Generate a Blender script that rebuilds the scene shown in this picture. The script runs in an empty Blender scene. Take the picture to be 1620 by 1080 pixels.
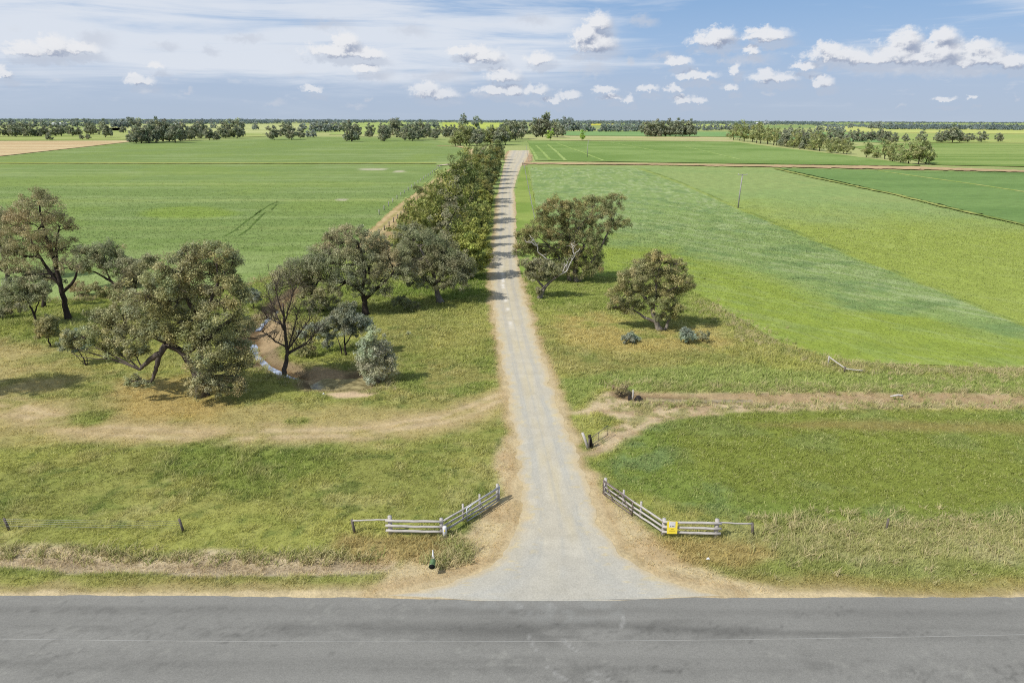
import bpy, math, random
import numpy as np
from mathutils import Matrix, Vector
random.seed(7)
RNG = np.random.default_rng(11)
scn = bpy.context.scene
col = scn.collection
R = math.radians
# ------------------------------------------------------------------ camera
CAM_H, FPX, PITCH, ROLL = 24.0, 1080.0, R(17.95), R(0.2)
cam_d = bpy.data.cameras.new("camera")
cam_d.sensor_width = 36.0; cam_d.lens = 24.0
cam_d.clip_start = 0.5; cam_d.clip_end = 80000
cam = bpy.data.objects.new("camera", cam_d); col.objects.link(cam)
MW = Matrix.Translation((0, 0, CAM_H)) @ Matrix.Rotation(math.pi/2 - PITCH, 4, 'X') @ Matrix.Rotation(ROLL, 4, 'Z')
cam.matrix_world = MW
scn.camera = cam
M3 = np.array(MW.to_3x3())
CO = np.array((0.0, 0.0, CAM_H))

def ray(px, py):
    return M3 @ np.array(((px-810)/FPX, -(py-540)/FPX, -1.0))
def G(px, py, z=0.0):            # surveyed picture position -> point on the ground
    d = ray(px, py); t = (z-CAM_H)/d[2]
    return CO + d*t
def AT(px, py, Y):               # point on the ray at world distance Y
    d = ray(px, py)
    return CO + d*(Y/d[1])
def depth(p):
    return -(M3.T @ (np.asarray(p)-CO))[2]
def PXV(x, y, z=0.0):            # vectorised projection
    v = np.stack([x, y, np.zeros_like(x)+z-CAM_H], -1) @ M3
    w = np.maximum(-v[..., 2], .01)
    return 810+FPX*v[..., 0]/w, 540-FPX*v[..., 1]/w

# ------------------------------------------------------------------ helpers
KA = 0.74
def lin(c):
    c = np.asarray(c, float)/255.0
    return np.where(c <= .04045, c/12.92, ((c+.055)/1.055)**2.4)
def A(r, g, b, k=KA): return lin((r, g, b))*k
def _hash(ix, iy, seed):
    h = (ix.astype(np.int64)*374761393 + iy.astype(np.int64)*668265263 + seed*974711) & 0xffffffff
    h = ((h ^ (h >> 13))*1274126177) & 0xffffffff
    h = h ^ (h >> 16)
    return (h & 0xffff)/65535.0
def vnoise(x, y, seed=0):
    ix = np.floor(x); iy = np.floor(y); fx = x-ix; fy = y-iy
    ix = ix.astype(np.int64); iy = iy.astype(np.int64)
    u = fx*fx*(3-2*fx); v = fy*fy*(3-2*fy)
    a = _hash(ix, iy, seed); b = _hash(ix+1, iy, seed); c = _hash(ix, iy+1, seed); d = _hash(ix+1, iy+1, seed)
    return (a*(1-u)+b*u)*(1-v)+(c*(1-u)+d*u)*v
def fbm(x, y, s=1.0, octv=4, seed=0):
    x = np.asarray(x, float)/s; y = np.asarray(y, float)/s
    t = 0; a = .5; n = 0
    for i in range(octv):
        t = t+a*vnoise(x, y, seed+i*17); n += a; a *= .5
        x = x*2.03+11.3; y = y*2.03+7.7
    return t/n
def sstep(a, b, x):
    t = np.clip((x-a)/(b-a), 0, 1); return t*t*(3-2*t)
def sd_poly(x, y, pts):          # signed distance, negative inside
    d2 = np.full(x.shape, 1e18); ins = np.zeros(x.shape, bool)
    n = len(pts)
    for i in range(n):
        ax, ay = pts[i]; bx, by = pts[(i+1) % n]
        ex, ey = bx-ax, by-ay; L = ex*ex+ey*ey+1e-12
        t = np.clip(((x-ax)*ex+(y-ay)*ey)/L, 0, 1)
        d2 = np.minimum(d2, (x-ax-t*ex)**2+(y-ay-t*ey)**2)
        c = ((ay > y) != (by > y))
        with np.errstate(divide='ignore', invalid='ignore'):
            xx = ax+(y-ay)*ex/(ey if abs(ey) > 1e-12 else 1e-12)
        ins ^= (c & (x < xx))
    d = np.sqrt(d2)
    return np.where(ins, -d, d)
def sd_line(x, y, pts):
    d2 = np.full(x.shape, 1e18)
    for i in range(len(pts)-1):
        ax, ay = pts[i]; bx, by = pts[i+1]
        ex, ey = bx-ax, by-ay; L = ex*ex+ey*ey+1e-12
        t = np.clip(((x-ax)*ex+(y-ay)*ey)/L, 0, 1)
        d2 = np.minimum(d2, (x-ax-t*ex)**2+(y-ay-t*ey)**2)
    return np.sqrt(d2)
def W(pts, z=0.0): return [tuple(G(a, b, z)[:2]) for a, b in pts]

def link(o, parent=None):
    col.objects.link(o)
    if parent is not None: o.parent = parent
    return o
def tag(o, label=None, cat=None, group=None, kind=None):
    if label: o['label'] = label
    if cat: o['category'] = cat
    if group: o['group'] = group
    if kind: o['kind'] = kind
    return o
def empty(name, loc, label, cat, group=None, rz=0):
    o = bpy.data.objects.new(name, None); link(o)
    o.location = loc; o.rotation_euler.z = rz; o.empty_display_size = .3
    return tag(o, label, cat, group)
def np_mesh(name, verts, faces_flat, loop_n, cols=None, smooth=False):
    """faces of one size (loop_n) given as flat index array"""
    me = bpy.data.meshes.new(name)
    verts = np.asarray(verts, np.float32); f = np.asarray(faces_flat, np.int32).ravel()
    nf = len(f)//loop_n
    me.vertices.add(len(verts)); me.vertices.foreach_set('co', verts.ravel())
    me.loops.add(len(f)); me.loops.foreach_set('vertex_index', f)
    me.polygons.add(nf)
    me.polygons.foreach_set('loop_start', np.arange(0, nf*loop_n, loop_n, dtype=np.int32))
    me.polygons.foreach_set('loop_total', np.full(nf, loop_n, np.int32))
    me.polygons.foreach_set('use_smooth', np.full(nf, smooth, bool))
    me.update(calc_edges=True)
    if cols is not None:
        at = me.color_attributes.new('Col', 'FLOAT_COLOR', 'POINT')
        c = np.ones((len(verts), 4), np.float32); c[:, :3] = cols
        at.data.foreach_set('color', c.ravel())
    return me
def mobj(name, me, mat, parent=None):
    o = bpy.data.objects.new(name, me); link(o, parent)
    if mat is not None: me.materials.append(mat)
    return o
def grid_faces(nr, nc):
    i = np.arange((nr-1)*(nc-1)); r = i//(nc-1); c = i % (nc-1)
    a = r*nc+c
    return np.stack([a, a+1, a+nc+1, a+nc], 1)

# ------------------------------------------------------------------ materials
def nt(name):
    m = bpy.data.materials.new(name); m.use_nodes = True
    t = m.node_tree; t.nodes.clear()
    return m, t.nodes, t.links
def nod(N, typ, **kw):
    n = N.new(typ)
    for k, v in kw.items(): setattr(n, k, v)
    return n
def m_ground(name, s1, s2, var=.35, bump=.4, rough=1.0, stretch=(1, 1, 1), bdist=.15, speck=None, rot=0.0):
    """vertex colour modulated by two sizes of world noise + bump"""
    m, N, L = nt(name)
    at = nod(N, 'ShaderNodeAttribute', attribute_name='Col')
    tc = nod(N, 'ShaderNodeTexCoord'); mp = nod(N, 'ShaderNodeMapping')
    mp.inputs['Scale'].default_value = stretch; mp.inputs['Rotation'].default_value = (0, 0, rot)
    L.new(tc.outputs['Object'], mp.inputs['Vector'])
    n1 = nod(N, 'ShaderNodeTexNoise'); n1.inputs['Scale'].default_value = s1; n1.inputs['Detail'].default_value = 5
    n2 = nod(N, 'ShaderNodeTexNoise'); n2.inputs['Scale'].default_value = s2; n2.inputs['Detail'].default_value = 4
    for n in (n1, n2):
        n.inputs['Roughness'].default_value = .65; L.new(mp.outputs[0], n.inputs['Vector'])
    ad = nod(N, 'ShaderNodeMath', operation='ADD'); L.new(n1.outputs['Fac'], ad.inputs[0]); L.new(n2.outputs['Fac'], ad.inputs[1])
    mr = nod(N, 'ShaderNodeMapRange'); L.new(ad.outputs[0], mr.inputs['Value'])
    mr.inputs['From Min'].default_value = .65; mr.inputs['From Max'].default_value = 1.35
    mr.inputs['To Min'].default_value = 1-var; mr.inputs['To Max'].default_value = 1+var
    mx = nod(N, 'ShaderNodeVectorMath', operation='SCALE'); L.new(at.outputs['Color'], mx.inputs[0]); L.new(mr.outputs[0], mx.inputs['Scale'])
    colout = mx.outputs[0]
    if speck:
        vo = nod(N, 'ShaderNodeTexVoronoi'); vo.inputs['Scale'].default_value = speck[0]
        L.new(tc.outputs['Object'], vo.inputs['Vector'])
        cr = nod(N, 'ShaderNodeMapRange'); L.new(vo.outputs['Color'], cr.inputs['Value'])
        cr.inputs['To Min'].default_value = 1-speck[1]; cr.inputs['To Max'].default_value = 1+speck[1]
        m2 = nod(N, 'ShaderNodeVectorMath', operation='SCALE'); L.new(colout, m2.inputs[0]); L.new(cr.outputs[0], m2.inputs['Scale'])
        colout = m2.outputs[0]
    b = nod(N, 'ShaderNodeBsdfPrincipled'); L.new(colout, b.inputs['Base Color'])
    b.inputs['Roughness'].default_value = rough; b.inputs['Specular IOR Level'].default_value = .15
    bp = nod(N, 'ShaderNodeBump'); bp.inputs['Strength'].default_value = bump; bp.inputs['Distance'].default_value = bdist
    L.new(ad.outputs[0], bp.inputs['Height']); L.new(bp.outputs[0], b.inputs['Normal'])
    o = nod(N, 'ShaderNodeOutputMaterial'); L.new(b.outputs[0], o.inputs[0])
    return m
def m_leaf(name, trans=.35, gloss=.25, up=0.0):
    m, N, L = nt(name)
    at = nod(N, 'ShaderNodeAttribute', attribute_name='Col')
    b = nod(N, 'ShaderNodeBsdfPrincipled'); L.new(at.outputs['Color'], b.inputs['Base Color'])
    b.inputs['Roughness'].default_value = .55; b.inputs['Specular IOR Level'].default_value = gloss
    t = nod(N, 'ShaderNodeBsdfTranslucent'); L.new(at.outputs['Color'], t.inputs['Color'])
    if up:
        ge = nod(N, 'ShaderNodeNewGeometry'); sc = nod(N, 'ShaderNodeVectorMath', operation='SCALE'); sc.inputs['Scale'].default_value = 1-up; L.new(ge.outputs['Normal'], sc.inputs[0])
        ad = nod(N, 'ShaderNodeVectorMath', operation='ADD'); ad.inputs[1].default_value = (0, 0, up); L.new(sc.outputs[0], ad.inputs[0])
        no = nod(N, 'ShaderNodeVectorMath', operation='NORMALIZE'); L.new(ad.outputs[0], no.inputs[0]); L.new(no.outputs[0], b.inputs['Normal'])
    mx = nod(N, 'ShaderNodeMixShader'); mx.inputs[0].default_value = trans
    L.new(b.outputs[0], mx.inputs[1]); L.new(t.outputs[0], mx.inputs[2])
    o = nod(N, 'ShaderNodeOutputMaterial'); L.new(mx.outputs[0], o.inputs[0])
    return m
def m_noise(name, c1, c2, scale=6, rough=.85, spec=.3, stretch=(1, 1, 1), metal=0.0, bump=.3, detail=5):
    m, N, L = nt(name)
    tc = nod(N, 'ShaderNodeTexCoord'); mp = nod(N, 'ShaderNodeMapping'); mp.inputs['Scale'].default_value = stretch
    L.new(tc.outputs['Object'], mp.inputs['Vector'])
    n = nod(N, 'ShaderNodeTexNoise'); n.inputs['Scale'].default_value = scale; n.inputs['Detail'].default_value = detail
    L.new(mp.outputs[0], n.inputs['Vector'])
    cr = nod(N, 'ShaderNodeValToRGB'); cr.color_ramp.elements[0].position = .3; cr.color_ramp.elements[1].position = .7
    cr.color_ramp.elements[0].color = (*c1, 1); cr.color_ramp.elements[1].color = (*c2, 1)
    L.new(n.outputs['Fac'], cr.inputs[0])
    b = nod(N, 'ShaderNodeBsdfPrincipled'); L.new(cr.outputs[0], b.inputs['Base Color'])
    b.inputs['Roughness'].default_value = rough; b.inputs['Specular IOR Level'].default_value = spec; b.inputs['Metallic'].default_value = metal
    bp = nod(N, 'ShaderNodeBump'); bp.inputs['Strength'].default_value = bump; bp.inputs['Distance'].default_value = .02
    L.new(n.outputs['Fac'], bp.inputs['Height']); L.new(bp.outputs[0], b.inputs['Normal'])
    o = nod(N, 'ShaderNodeOutputMaterial'); L.new(b.outputs[0], o.inputs[0])
    return m
MAT = dict(
    ground=m_ground('grassy_ground', .8, 5.0, .32, .6, bdist=.12),
    field=m_ground('crop_field', .25, 2.2, .26, .5, stretch=(.8, 1.2, 1), bdist=.12),
    field_diag=m_ground('crop_field_drilled', .25, 2.2, .28, .5, stretch=(1.3, .55, 1), bdist=.12, rot=R(-38)),
    dirt=m_ground('dirt', 1.2, 7.0, .22, .5, bdist=.06, speck=(9, .12)),
    gravel=m_ground('gravel', .9, 9.0, .09, .3, bdist=.03, speck=(15, .11)),
    asphalt=m_ground('asphalt', .5, 14.0, .10, .25, rough=.85, stretch=(.35, 1, 1), bdist=.02, speck=(22, .13)),
    grass=m_leaf('grass_blades', .42, .05, .45),
    leaf=m_leaf('eucalypt_leaves', .32, .3),
    far_leaf=m_leaf('distant_leaves', .3, .1),
    bark_grey=m_noise('grey_bark', A(120, 108, 95), A(165, 155, 142), 3, stretch=(1, 1, .3)),
    bark_dark=m_noise('dark_bark', A(48, 40, 36), A(78, 66, 58), 3, stretch=(1, 1, .3)),
    bark_mid=m_noise('brown_grey_bark', A(78, 68, 60), A(112, 100, 90), 3, stretch=(1, 1, .3)),
    dead_wood=m_noise('bleached_wood', A(190, 182, 172), A(226, 220, 212), 4, stretch=(1, 1, .3)),
    timber=m_noise('weathered_timber', A(178, 170, 160), A(216, 210, 202), 3, stretch=(1, 6, 6), bump=.5),
    timber_post=m_noise('weathered_post', A(92, 82, 74), A(140, 130, 120), 6, stretch=(4, 4, .5), bump=.5),
    galv=m_noise('galvanised_steel', A(185, 188, 190), A(222, 224, 226), 8, rough=.45, spec=.5, metal=.3, bump=.05),
    rust=m_noise('brown_steel', A(105, 88, 82), A(150, 135, 128), 8, rough=.6, spec=.4, bump=.1),
    white=m_noise('white_paint', A(225, 222, 218), A(250, 248, 246), 5, rough=.5, bump=.1),
    yellow=m_noise('yellow_sheet', A(244, 218, 62, .9), A(248, 226, 84, .9), 3, rough=.5, bump=.02),
    ink=m_noise('faded_ink', A(120, 115, 110), A(150, 145, 140), 20, bump=0),
    ink_y=m_noise('faded_yellow_ink', A(200, 170, 30), A(212, 182, 45), 20, bump=0),
    green_can=m_noise('green_enamel', A(92, 128, 76), A(124, 156, 100), 5, rough=.45, spec=.5, bump=.05),
    black=m_noise('can_mouth_shade', A(12, 12, 12), A(22, 20, 18), 5, bump=.1),
    soot=m_noise('charred_wood', A(30, 26, 24), A(62, 54, 48), 5, bump=.5),
    shed_wall=m_noise('pale_sheeting', A(205, 205, 205), A(228, 228, 228), 1, rough=.6, bump=.05),
    shed_roof=m_noise('pale_roof_sheeting', A(222, 224, 228), A(240, 240, 242), 1, rough=.5, bump=.05),
    concrete=m_noise('grey_pole', A(160, 156, 150), A(190, 186, 180), 2, bump=.1),
)
def m_water(name, c, rough=.04):
    m, N, L = nt(name)
    b = nod(N, 'ShaderNodeBsdfPrincipled'); b.inputs['Base Color'].default_value = (*c, 1)
    b.inputs['Roughness'].default_value = rough; b.inputs['IOR'].default_value = 1.33; b.inputs['Specular IOR Level'].default_value = .6
    tc = nod(N, 'ShaderNodeTexCoord'); n = nod(N, 'ShaderNodeTexNoise'); n.inputs['Scale'].default_value = 1.6; n.inputs['Detail'].default_value = 6
    L.new(tc.outputs['Object'], n.inputs['Vector'])
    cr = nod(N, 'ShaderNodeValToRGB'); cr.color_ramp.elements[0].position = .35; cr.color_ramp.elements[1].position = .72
    cr.color_ramp.elements[0].color = (*(np.array(c)*.75), 1); cr.color_ramp.elements[1].color = (*np.minimum(np.array(c)*2.0+.03, .9), 1)  # lighter noise patches painted in as water glints
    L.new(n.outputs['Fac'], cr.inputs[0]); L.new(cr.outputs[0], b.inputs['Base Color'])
    bp = nod(N, 'ShaderNodeBump'); bp.inputs['Strength'].default_value = .06; bp.inputs['Distance'].default_value = .03
    L.new(n.outputs['Fac'], bp.inputs['Height']); L.new(bp.outputs[0], b.inputs['Normal'])
    o = nod(N, 'ShaderNodeOutputMaterial'); L.new(b.outputs[0], o.inputs[0])
    return m
MAT['water'] = m_water('creek_water', A(150, 160, 178))  # pale blue base colour stands in for reflected sky
MAT['wire'] = m_noise('wire', A(168, 168, 164), A(180, 180, 176), 2, rough=.5, bump=0)

# ------------------------------------------------------------------ layout (picture positions surveyed once)
LANE_Y = [238, 246, 256, 262, 280, 300, 350, 400, 450, 500, 550, 600, 650, 700, 750, 800, 835, 860, 880, 897, 912, 925, 935, 941, 945, 950]
LANE_L = [806, 802, 799, 797, 793, 788.5, 786, 780, 777, 783, 792, 801, 810, 817, 822, 827, 822, 808, 792, 770, 738, 700, 655, 605, 675, 760]
LANE_R = [838, 836, 831, 825, 818, 813, 814, 815, 824, 838, 852, 868, 885, 903, 922, 940, 955, 972, 990, 1012, 1040, 1075, 1110, 1150, 1070, 960]
def laneL(y): return float(np.interp(y, LANE_Y, LANE_L))
def laneR(y): return float(np.interp(y, LANE_Y, LANE_R))
LANE_POLY = W([(laneL(y), y) for y in LANE_Y] + [(laneR(y), y) for y in LANE_Y[::-1]])
ROAD_TOP = [(-900, 938), (0, 941), (380, 943), (560, 945), (700, 948), (820, 950), (960, 948), (1100, 945.5), (1620, 944), (2500, 943)]
CREEK = W([(470, 462), (440, 487), (412, 512), (400, 535), (402, 556), (424, 576), (456, 592), (486, 600)], -.5)
POND = W([(516, 606), (545, 607), (566, 605)], -.3)
CREEK_W = [1.4, 1.6, 1.6, 1.9, 2.0, 1.6, 1.5, 1.0]
DITCH = W([(985, 627), (1030, 631), (1100, 634), (1250, 633), (1420, 631), (1620, 636), (1900, 640)], -.3)
LDITCH = W([(-300, 870), (0, 876), (150, 884), (330, 889), (480, 890), (600, 884)])
DTRACK = W([(-200, 628), (0, 640), (60, 655), (150, 678), (330, 688), (560, 682), (700, 662), (800, 625)])
DTRACK2 = W([(-100, 655), (60, 665), (200, 690), (330, 696)])
ROADY = float(G(810, 948)[1])

def creek_d(x, y):
    """distance to creek centre line in units of local half width"""
    best = np.full(x.shape, 1e9)
    for i in range(len(CREEK)-1):
        ax, ay = CREEK[i]; bx, by = CREEK[i+1]
        ex, ey = bx-ax, by-ay; L = ex*ex+ey*ey
        t = np.clip(((x-ax)*ex+(y-ay)*ey)/L, 0, 1)
        w = CREEK_W[i]*(1-t)+CREEK_W[i+1]*t
        best = np.minimum(best, np.sqrt((x-ax-t*ex)**2+(y-ay-t*ey)**2)/w)
    return best
def terrain(x, y):
    x = np.asarray(x, float); y = np.asarray(y, float)
    z = np.where((y > 21) & (y < 9000), -.10, -.01)
    near = (y > 22) & (y < 620) & (np.abs(x) < 520)
    if near.any():
        xs, ys = x[near], y[near]
        lane = sd_poly(xs, ys, LANE_POLY)
        off = sstep(.3, 3.0, lane)*sstep(ROADY+.3, ROADY+2.5, ys)
        wob = (fbm(xs, ys, 2.2, 3, 9)-.5)*.7
        cd0 = creek_d(xs, ys); dd0 = sd_line(xs, ys, DITCH); pd0 = sd_line(xs, ys, POND)/2.5
        calm = sstep(.5, 1.5, cd0)*sstep(.6, 1.7, dd0)*sstep(.7, 1.3, pd0)
        zz = -.006 - off*.17*fbm(xs, ys, 4.0, 3, 5)*calm
        zz = zz-.95*(1-sstep(0, 1.5, cd0+wob*sstep(0, .9, cd0)+.05))
        zz = zz-.42*(1-sstep(0, 1.7, dd0+wob*sstep(0, 1, dd0)+.05))
        zz = np.minimum(zz, -.006-.55*(1-sstep(.35, 1.15, pd0+wob*.35)))
        ld = sd_line(xs, ys, LDITCH)+wob*.7
        zz = zz-.35*(1-sstep(.2, 1.5, ld))*off
        z[near] = zz
    return z

# ---- ground colour
cGREEN, cOLIVE, cYG, cSTRAW = A(122, 146, 68), A(148, 152, 80), A(168, 164, 92), A(190, 170, 118)
cTAN, cBROWN, cRUST, cGREY = A(200, 180, 140), A(156, 132, 100), A(160, 142, 78), A(174, 160, 132)
cDGREEN, cBLUE, cPALE = A(98, 128, 58), A(112, 144, 92), A(184, 180, 130)
Z = dict(
    gateL=W([(800, 690), (826, 740), (826, 830), (800, 870), (760, 905), (690, 925), (600, 936), (610, 912), (640, 880), (700, 858), (735, 840), (760, 805), (792, 782), (780, 740)]),
    gateR=W([(918, 745), (950, 752), (968, 790), (1045, 848), (1100, 890), (1160, 912), (1260, 938), (1150, 941), (1060, 925), (1000, 880), (960, 842), (930, 800)]),
    brownL=W([(540, 845), (690, 842), (740, 855), (735, 880), (660, 890), (560, 885), (520, 860)]),
    brownR=W([(1030, 850), (1130, 848), (1200, 855), (1235, 880), (1170, 900), (1080, 885)]),
    padR=W([(935, 735), (990, 690), (1060, 655), (1200, 650), (1700, 655), (1900, 700), (1900, 825), (1200, 825), (1080, 800), (1010, 780)]),
    tallR=W([(1150, 840), (1300, 832), (1800, 825), (1800, 905), (1300, 905), (1190, 885)]),
    soilR=W([(910, 652), (958, 618), (1000, 618), (1120, 620), (1400, 619), (1800, 621), (1800, 646), (1400, 644), (1250, 648), (1080, 656), (1010, 680), (960, 715), (930, 720), (945, 690), (985, 665), (950, 652)]),
    rustR=W([(1180, 668), (1300, 663), (1800, 668), (1800, 690), (1420, 680), (1200, 676)]),
    loneDry=W([(880, 500), (960, 490), (1010, 520), (1130, 515), (1150, 545), (1000, 560), (900, 545)]),
    trackL=W([(-200, 600), (60, 630), (200, 600), (300, 640), (470, 640), (700, 640), (795, 625), (800, 660), (640, 695), (330, 700), (100, 694), (-200, 700)]),
    leftDry=W([(-200, 520), (40, 540), (100, 560), (140, 590), (100, 620), (-200, 640)]),
    bigDry=W([(190, 600), (300, 590), (360, 640), (330, 670), (210, 660)]),
    roadDry=W([(640, 470), (760, 470), (785, 560), (700, 585), (640, 540)]),
    bank=W([(398, 500), (440, 480), (500, 470), (520, 500), (480, 530), (455, 552), (520, 580), (590, 600), (570, 618), (500, 614), (450, 602), (398, 560)]),
    mud=W([(404, 520), (440, 505), (470, 520), (450, 545), (400, 548)]),
    mud2=W([(465, 595), (500, 580), (545, 590), (540, 600), (490, 606)]),
    mud3=W([(515, 622), (560, 617), (600, 620), (580, 627), (530, 629)]),
    straw_left=W([(590, 372), (640, 345), (660, 372), (640, 420), (600, 440)]),
    lush1=W([(640, 560), (780, 540), (790, 610), (700, 630), (620, 610)]),
    lush2=W([(620, 460), (775, 430), (775, 480), (700, 500)]),
    lushR=W([(880, 600), (1100, 575), (1330, 590), (1800, 590), (1800, 625), (1100, 622), (960, 612), (900, 640)]),
)
def blend(c, col_, m): return c*(1-m[:, None])+np.asarray(col_)[None]*m[:, None]
DES = .0
def warm(c, k=.34):
    c = c.copy(); d = np.clip(c[:, 1]-c[:, 0], 0, None); c[:, 0] += k*d; lu = (c @ np.array((.25, .65, .10)))[:, None]; c = c*(1-DES)+lu*DES; return np.clip(c, .005, .9)
def zone(x, y, name, soft, seed=0, nz=1.0, sc=3.0):
    d = sd_poly(x, y, Z[name])+(fbm(x, y, sc, 4, 40+seed)-.5)*nz*2.4
    return 1-sstep(-soft, soft, d)
def paint(x, y):
    """returns linear albedo, grass height, grass density (0..1) for near ground"""
    x = np.asarray(x, float); y = np.asarray(y, float)
    n1 = fbm(x, y, 9, 4, 1); n2 = fbm(x, y, 3.5, 4, 2); n3 = fbm(x, y, 22, 3, 3); n4 = fbm(x*.5, y, 1.4, 3, 4)
    c = np.tile(cOLIVE, (len(x), 1))
    c = blend(c, cGREEN, sstep(.42, .68, n1)*.75)
    c = blend(c, cYG, sstep(.50, .75, n2)*.6)
    c = blend(c, A(160, 148, 92), sstep(.48, .75, n3)*.5)
    c = blend(c, cDGREEN, sstep(.6, .8, n4)*.45)
    h = .20+.18*sstep(.4, .7, n1); den = np.ones(len(x))
    p1 = fbm(x, y, 2.0, 4, 6); p2 = fbm(x*.6, y, 6, 4, 7); p3 = fbm(x, y, 1.0, 3, 8)
    c = blend(c, A(186, 178, 118), sstep(.54, .72, p1)*.55); c = blend(c, A(170, 172, 88), sstep(.5, .7, p2)*.5)
    c = blend(c, A(92, 118, 56), sstep(.62, .75, p3)*.6)
    h = h*(.75+.7*sstep(.4, .7, p1))
    far = sstep(75, 100, y)
    c = blend(c, A(120, 150, 66), far*.6)
    def put(m, cc, hh=None, dd=None):
        nonlocal c, h, den
        c = blend(c, cc, m)
        if hh is not None: h = h*(1-m)+hh*m
        if dd is not None: den = den*(1-m)+dd*m
    put(zone(x, y, 'lush1', .8, 1)*.7*sstep(.35, .55, n2), cGREEN, .35)
    put(zone(x, y, 'lush2', 1.2, 2)*.8, A(98, 130, 50), .35)
    put(zone(x, y, 'lushR', 1.2, 3)*.75, A(136, 160, 86), .36)
    put(zone(x, y, 'roadDry', 2, 4)*.6*sstep(.3, .6, n2), cYG)
    put(zone(x, y, 'leftDry', 2, 5)*.75*sstep(.3, .55, n1+.1), cSTRAW, .12, .5)
    put(zone(x, y, 'loneDry', 2, 6)*.8*sstep(.3, .55, n2+.1), A(184, 166, 104), .22, .8)
    put(zone(x, y, 'trackL', 1.6, 7, 1.4)*.85*sstep(.25, .5, n2+.1), A(180, 164, 108), .11, .7)
    put(zone(x, y, 'trackL', 1.6, 7)*sstep(.55, .7, n1)*.6, A(150, 150, 84), .15)
    put(zone(x, y, 'bigDry', 1.5, 8)*.8, A(186, 162, 100), .15, .7)
    put(zone(x, y, 'padR', 1.0, 9)*.85, A(112, 142, 64), .24, 1)
    pr = zone(x, y, 'padR', 1.0, 9)
    put(pr*sstep(.5, .62, n2)*.7, cBLUE)
    put(pr*sstep(.55, .7, n3)*.5, A(136, 142, 60))
    put(zone(x, y, 'rustR', .8, 10, .5)*.7, A(156, 138, 84), .12, .7)
    put(zone(x, y, 'tallR', .8, 11, .7)*.75, A(168, 168, 112), .48, 1)
    put(zone(x, y, 'tallR', .8, 11, .7)*sstep(.5, .65, n2)*.6, A(188, 180, 142), .48)
    put(zone(x, y, 'straw_left', 3, 12)*.9, A(176, 150, 110), .15, .6)
    # bands along the road
    ry = y-ROADY+(n2-.5)*1.2
    v = (1-sstep(2.2, 3.4, ry)); put(v*.7*sstep(.3, .6, n1+.12), A(158, 144, 90), .2)
    rr = sstep(1.5, 2.6, ry)*(1-sstep(2.8, 4.2, ry)); put(rr*.6, cGREEN, .34)
    v = (1-sstep(.7, 1.5, ry+(n4-.5)*.8)); put(v*.8, A(176, 158, 112), .1, .5)
    v = (1-sstep(.25, .65, ry+(n4-.5)*.5)); put(v, A(212, 192, 150), .05, .15)
    # left dry ditch
    ld = sd_line(x, y, LDITCH)+(n2-.5)*1.1
    put((1-sstep(.7, 1.3, ld))*.95, A(198, 180, 148), .17, .8)
    put((1-sstep(.1, .45, ld+(n4-.5)))*.5, A(158, 138, 112))
    # dirt tracks
    td = sd_line(x, y, DTRACK)+(n2-.5)*1.4
    put((1-sstep(.6, 3.2, td))*.8*sstep(.36, .6, n4*.5+n2*.5+.04), A(196, 172, 130), .08, .35)
    td = np.abs(sd_line(x, y, DTRACK)-.65)+(n4-.5)*.8
    put((1-sstep(.1, .5, td))*.55*sstep(.36, .56, n2), A(210, 188, 148), .06, .15)
    # dry gate areas
    for nm, s in (('gateL', 13), ('gateR', 14)):
        g = zone(x, y, nm, .5, s, .5, 1.6)
        put(g*.92, A(208, 188, 148), .13, .5)
        put(g*sstep(.5, .7, n4)*.5, A(184, 154, 112))
    put(zone(x, y, 'brownL', .5, 15, .5)*.85, A(172, 152, 102), .36, 1)
    put(zone(x, y, 'brownR', .6, 16, .5)*.85, A(174, 154, 100), .36, 1)
    # lane shoulders
    lane = sd_poly(x, y, LANE_POLY)
    ln = lane+(n4-.5)*1.0+(n2-.5)*.8
    put((1-sstep(.5, 1.2, ln))*.85*(y < 235), A(192, 168, 126), .1, .3)
    put((1-sstep(.2, .5, ln))*.8, A(206, 186, 146), .04, .08)
    # right ditch soil
    s = zone(x, y, 'soilR', .5, 17, .45, 1.5)
    put(s*.92, A(208, 186, 150), .11, .18)
    put(s*sstep(.45, .62, n4)*.6, A(166, 140, 106))
    put(s*sstep(.52, .66, p3)*.7, A(150, 150, 92), .22, .8)
    dd = sd_line(x, y, DITCH)+(n2-.5)*.8
    put((1-sstep(.9, 1.5, dd))*.75, A(172, 148, 112), .12, .4)
    put((1-sstep(.4, .9, dd))*(x < 18), A(132, 112, 82), .1, .2)
    # creek banks
    b = zone(x, y, 'bank', 1.2, 18, .8)
    put(b*.6*sstep(.46, .62, n2), A(130, 122, 84), .22, .8)
    cd = creek_d(x, y)+(fbm(x, y, 2.2, 3, 9)-.5)*.7
    put((1-sstep(.9, 1.4, cd))*.75, A(132, 118, 84), .2, .75)
    put(1-sstep(.8, 1.2, cd), A(142, 124, 94), .1, .3)
    put(1-sstep(.3, .5, cd), A(120, 98, 68), .05, .0)
    pd = sd_line(x, y, POND)/2.5+(n2-.5)*.5
    put((1-sstep(1.0, 1.35, pd))*.85, A(150, 132, 98), .12, .35); put(1-sstep(.75, .95, pd), A(120, 104, 76), .05, .0)
    for nm in ('mud', 'mud2'): put(zone(x, y, nm, .5, 19, .9)*.9, A(174, 150, 114), .05, .06)
    put(zone(x, y, 'mud3', .3, 20, .3), A(212, 186, 150), .05, .05)
    den = den*(lane > .05)*(y > ROADY+.1)
    return warm(c), h, den

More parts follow.
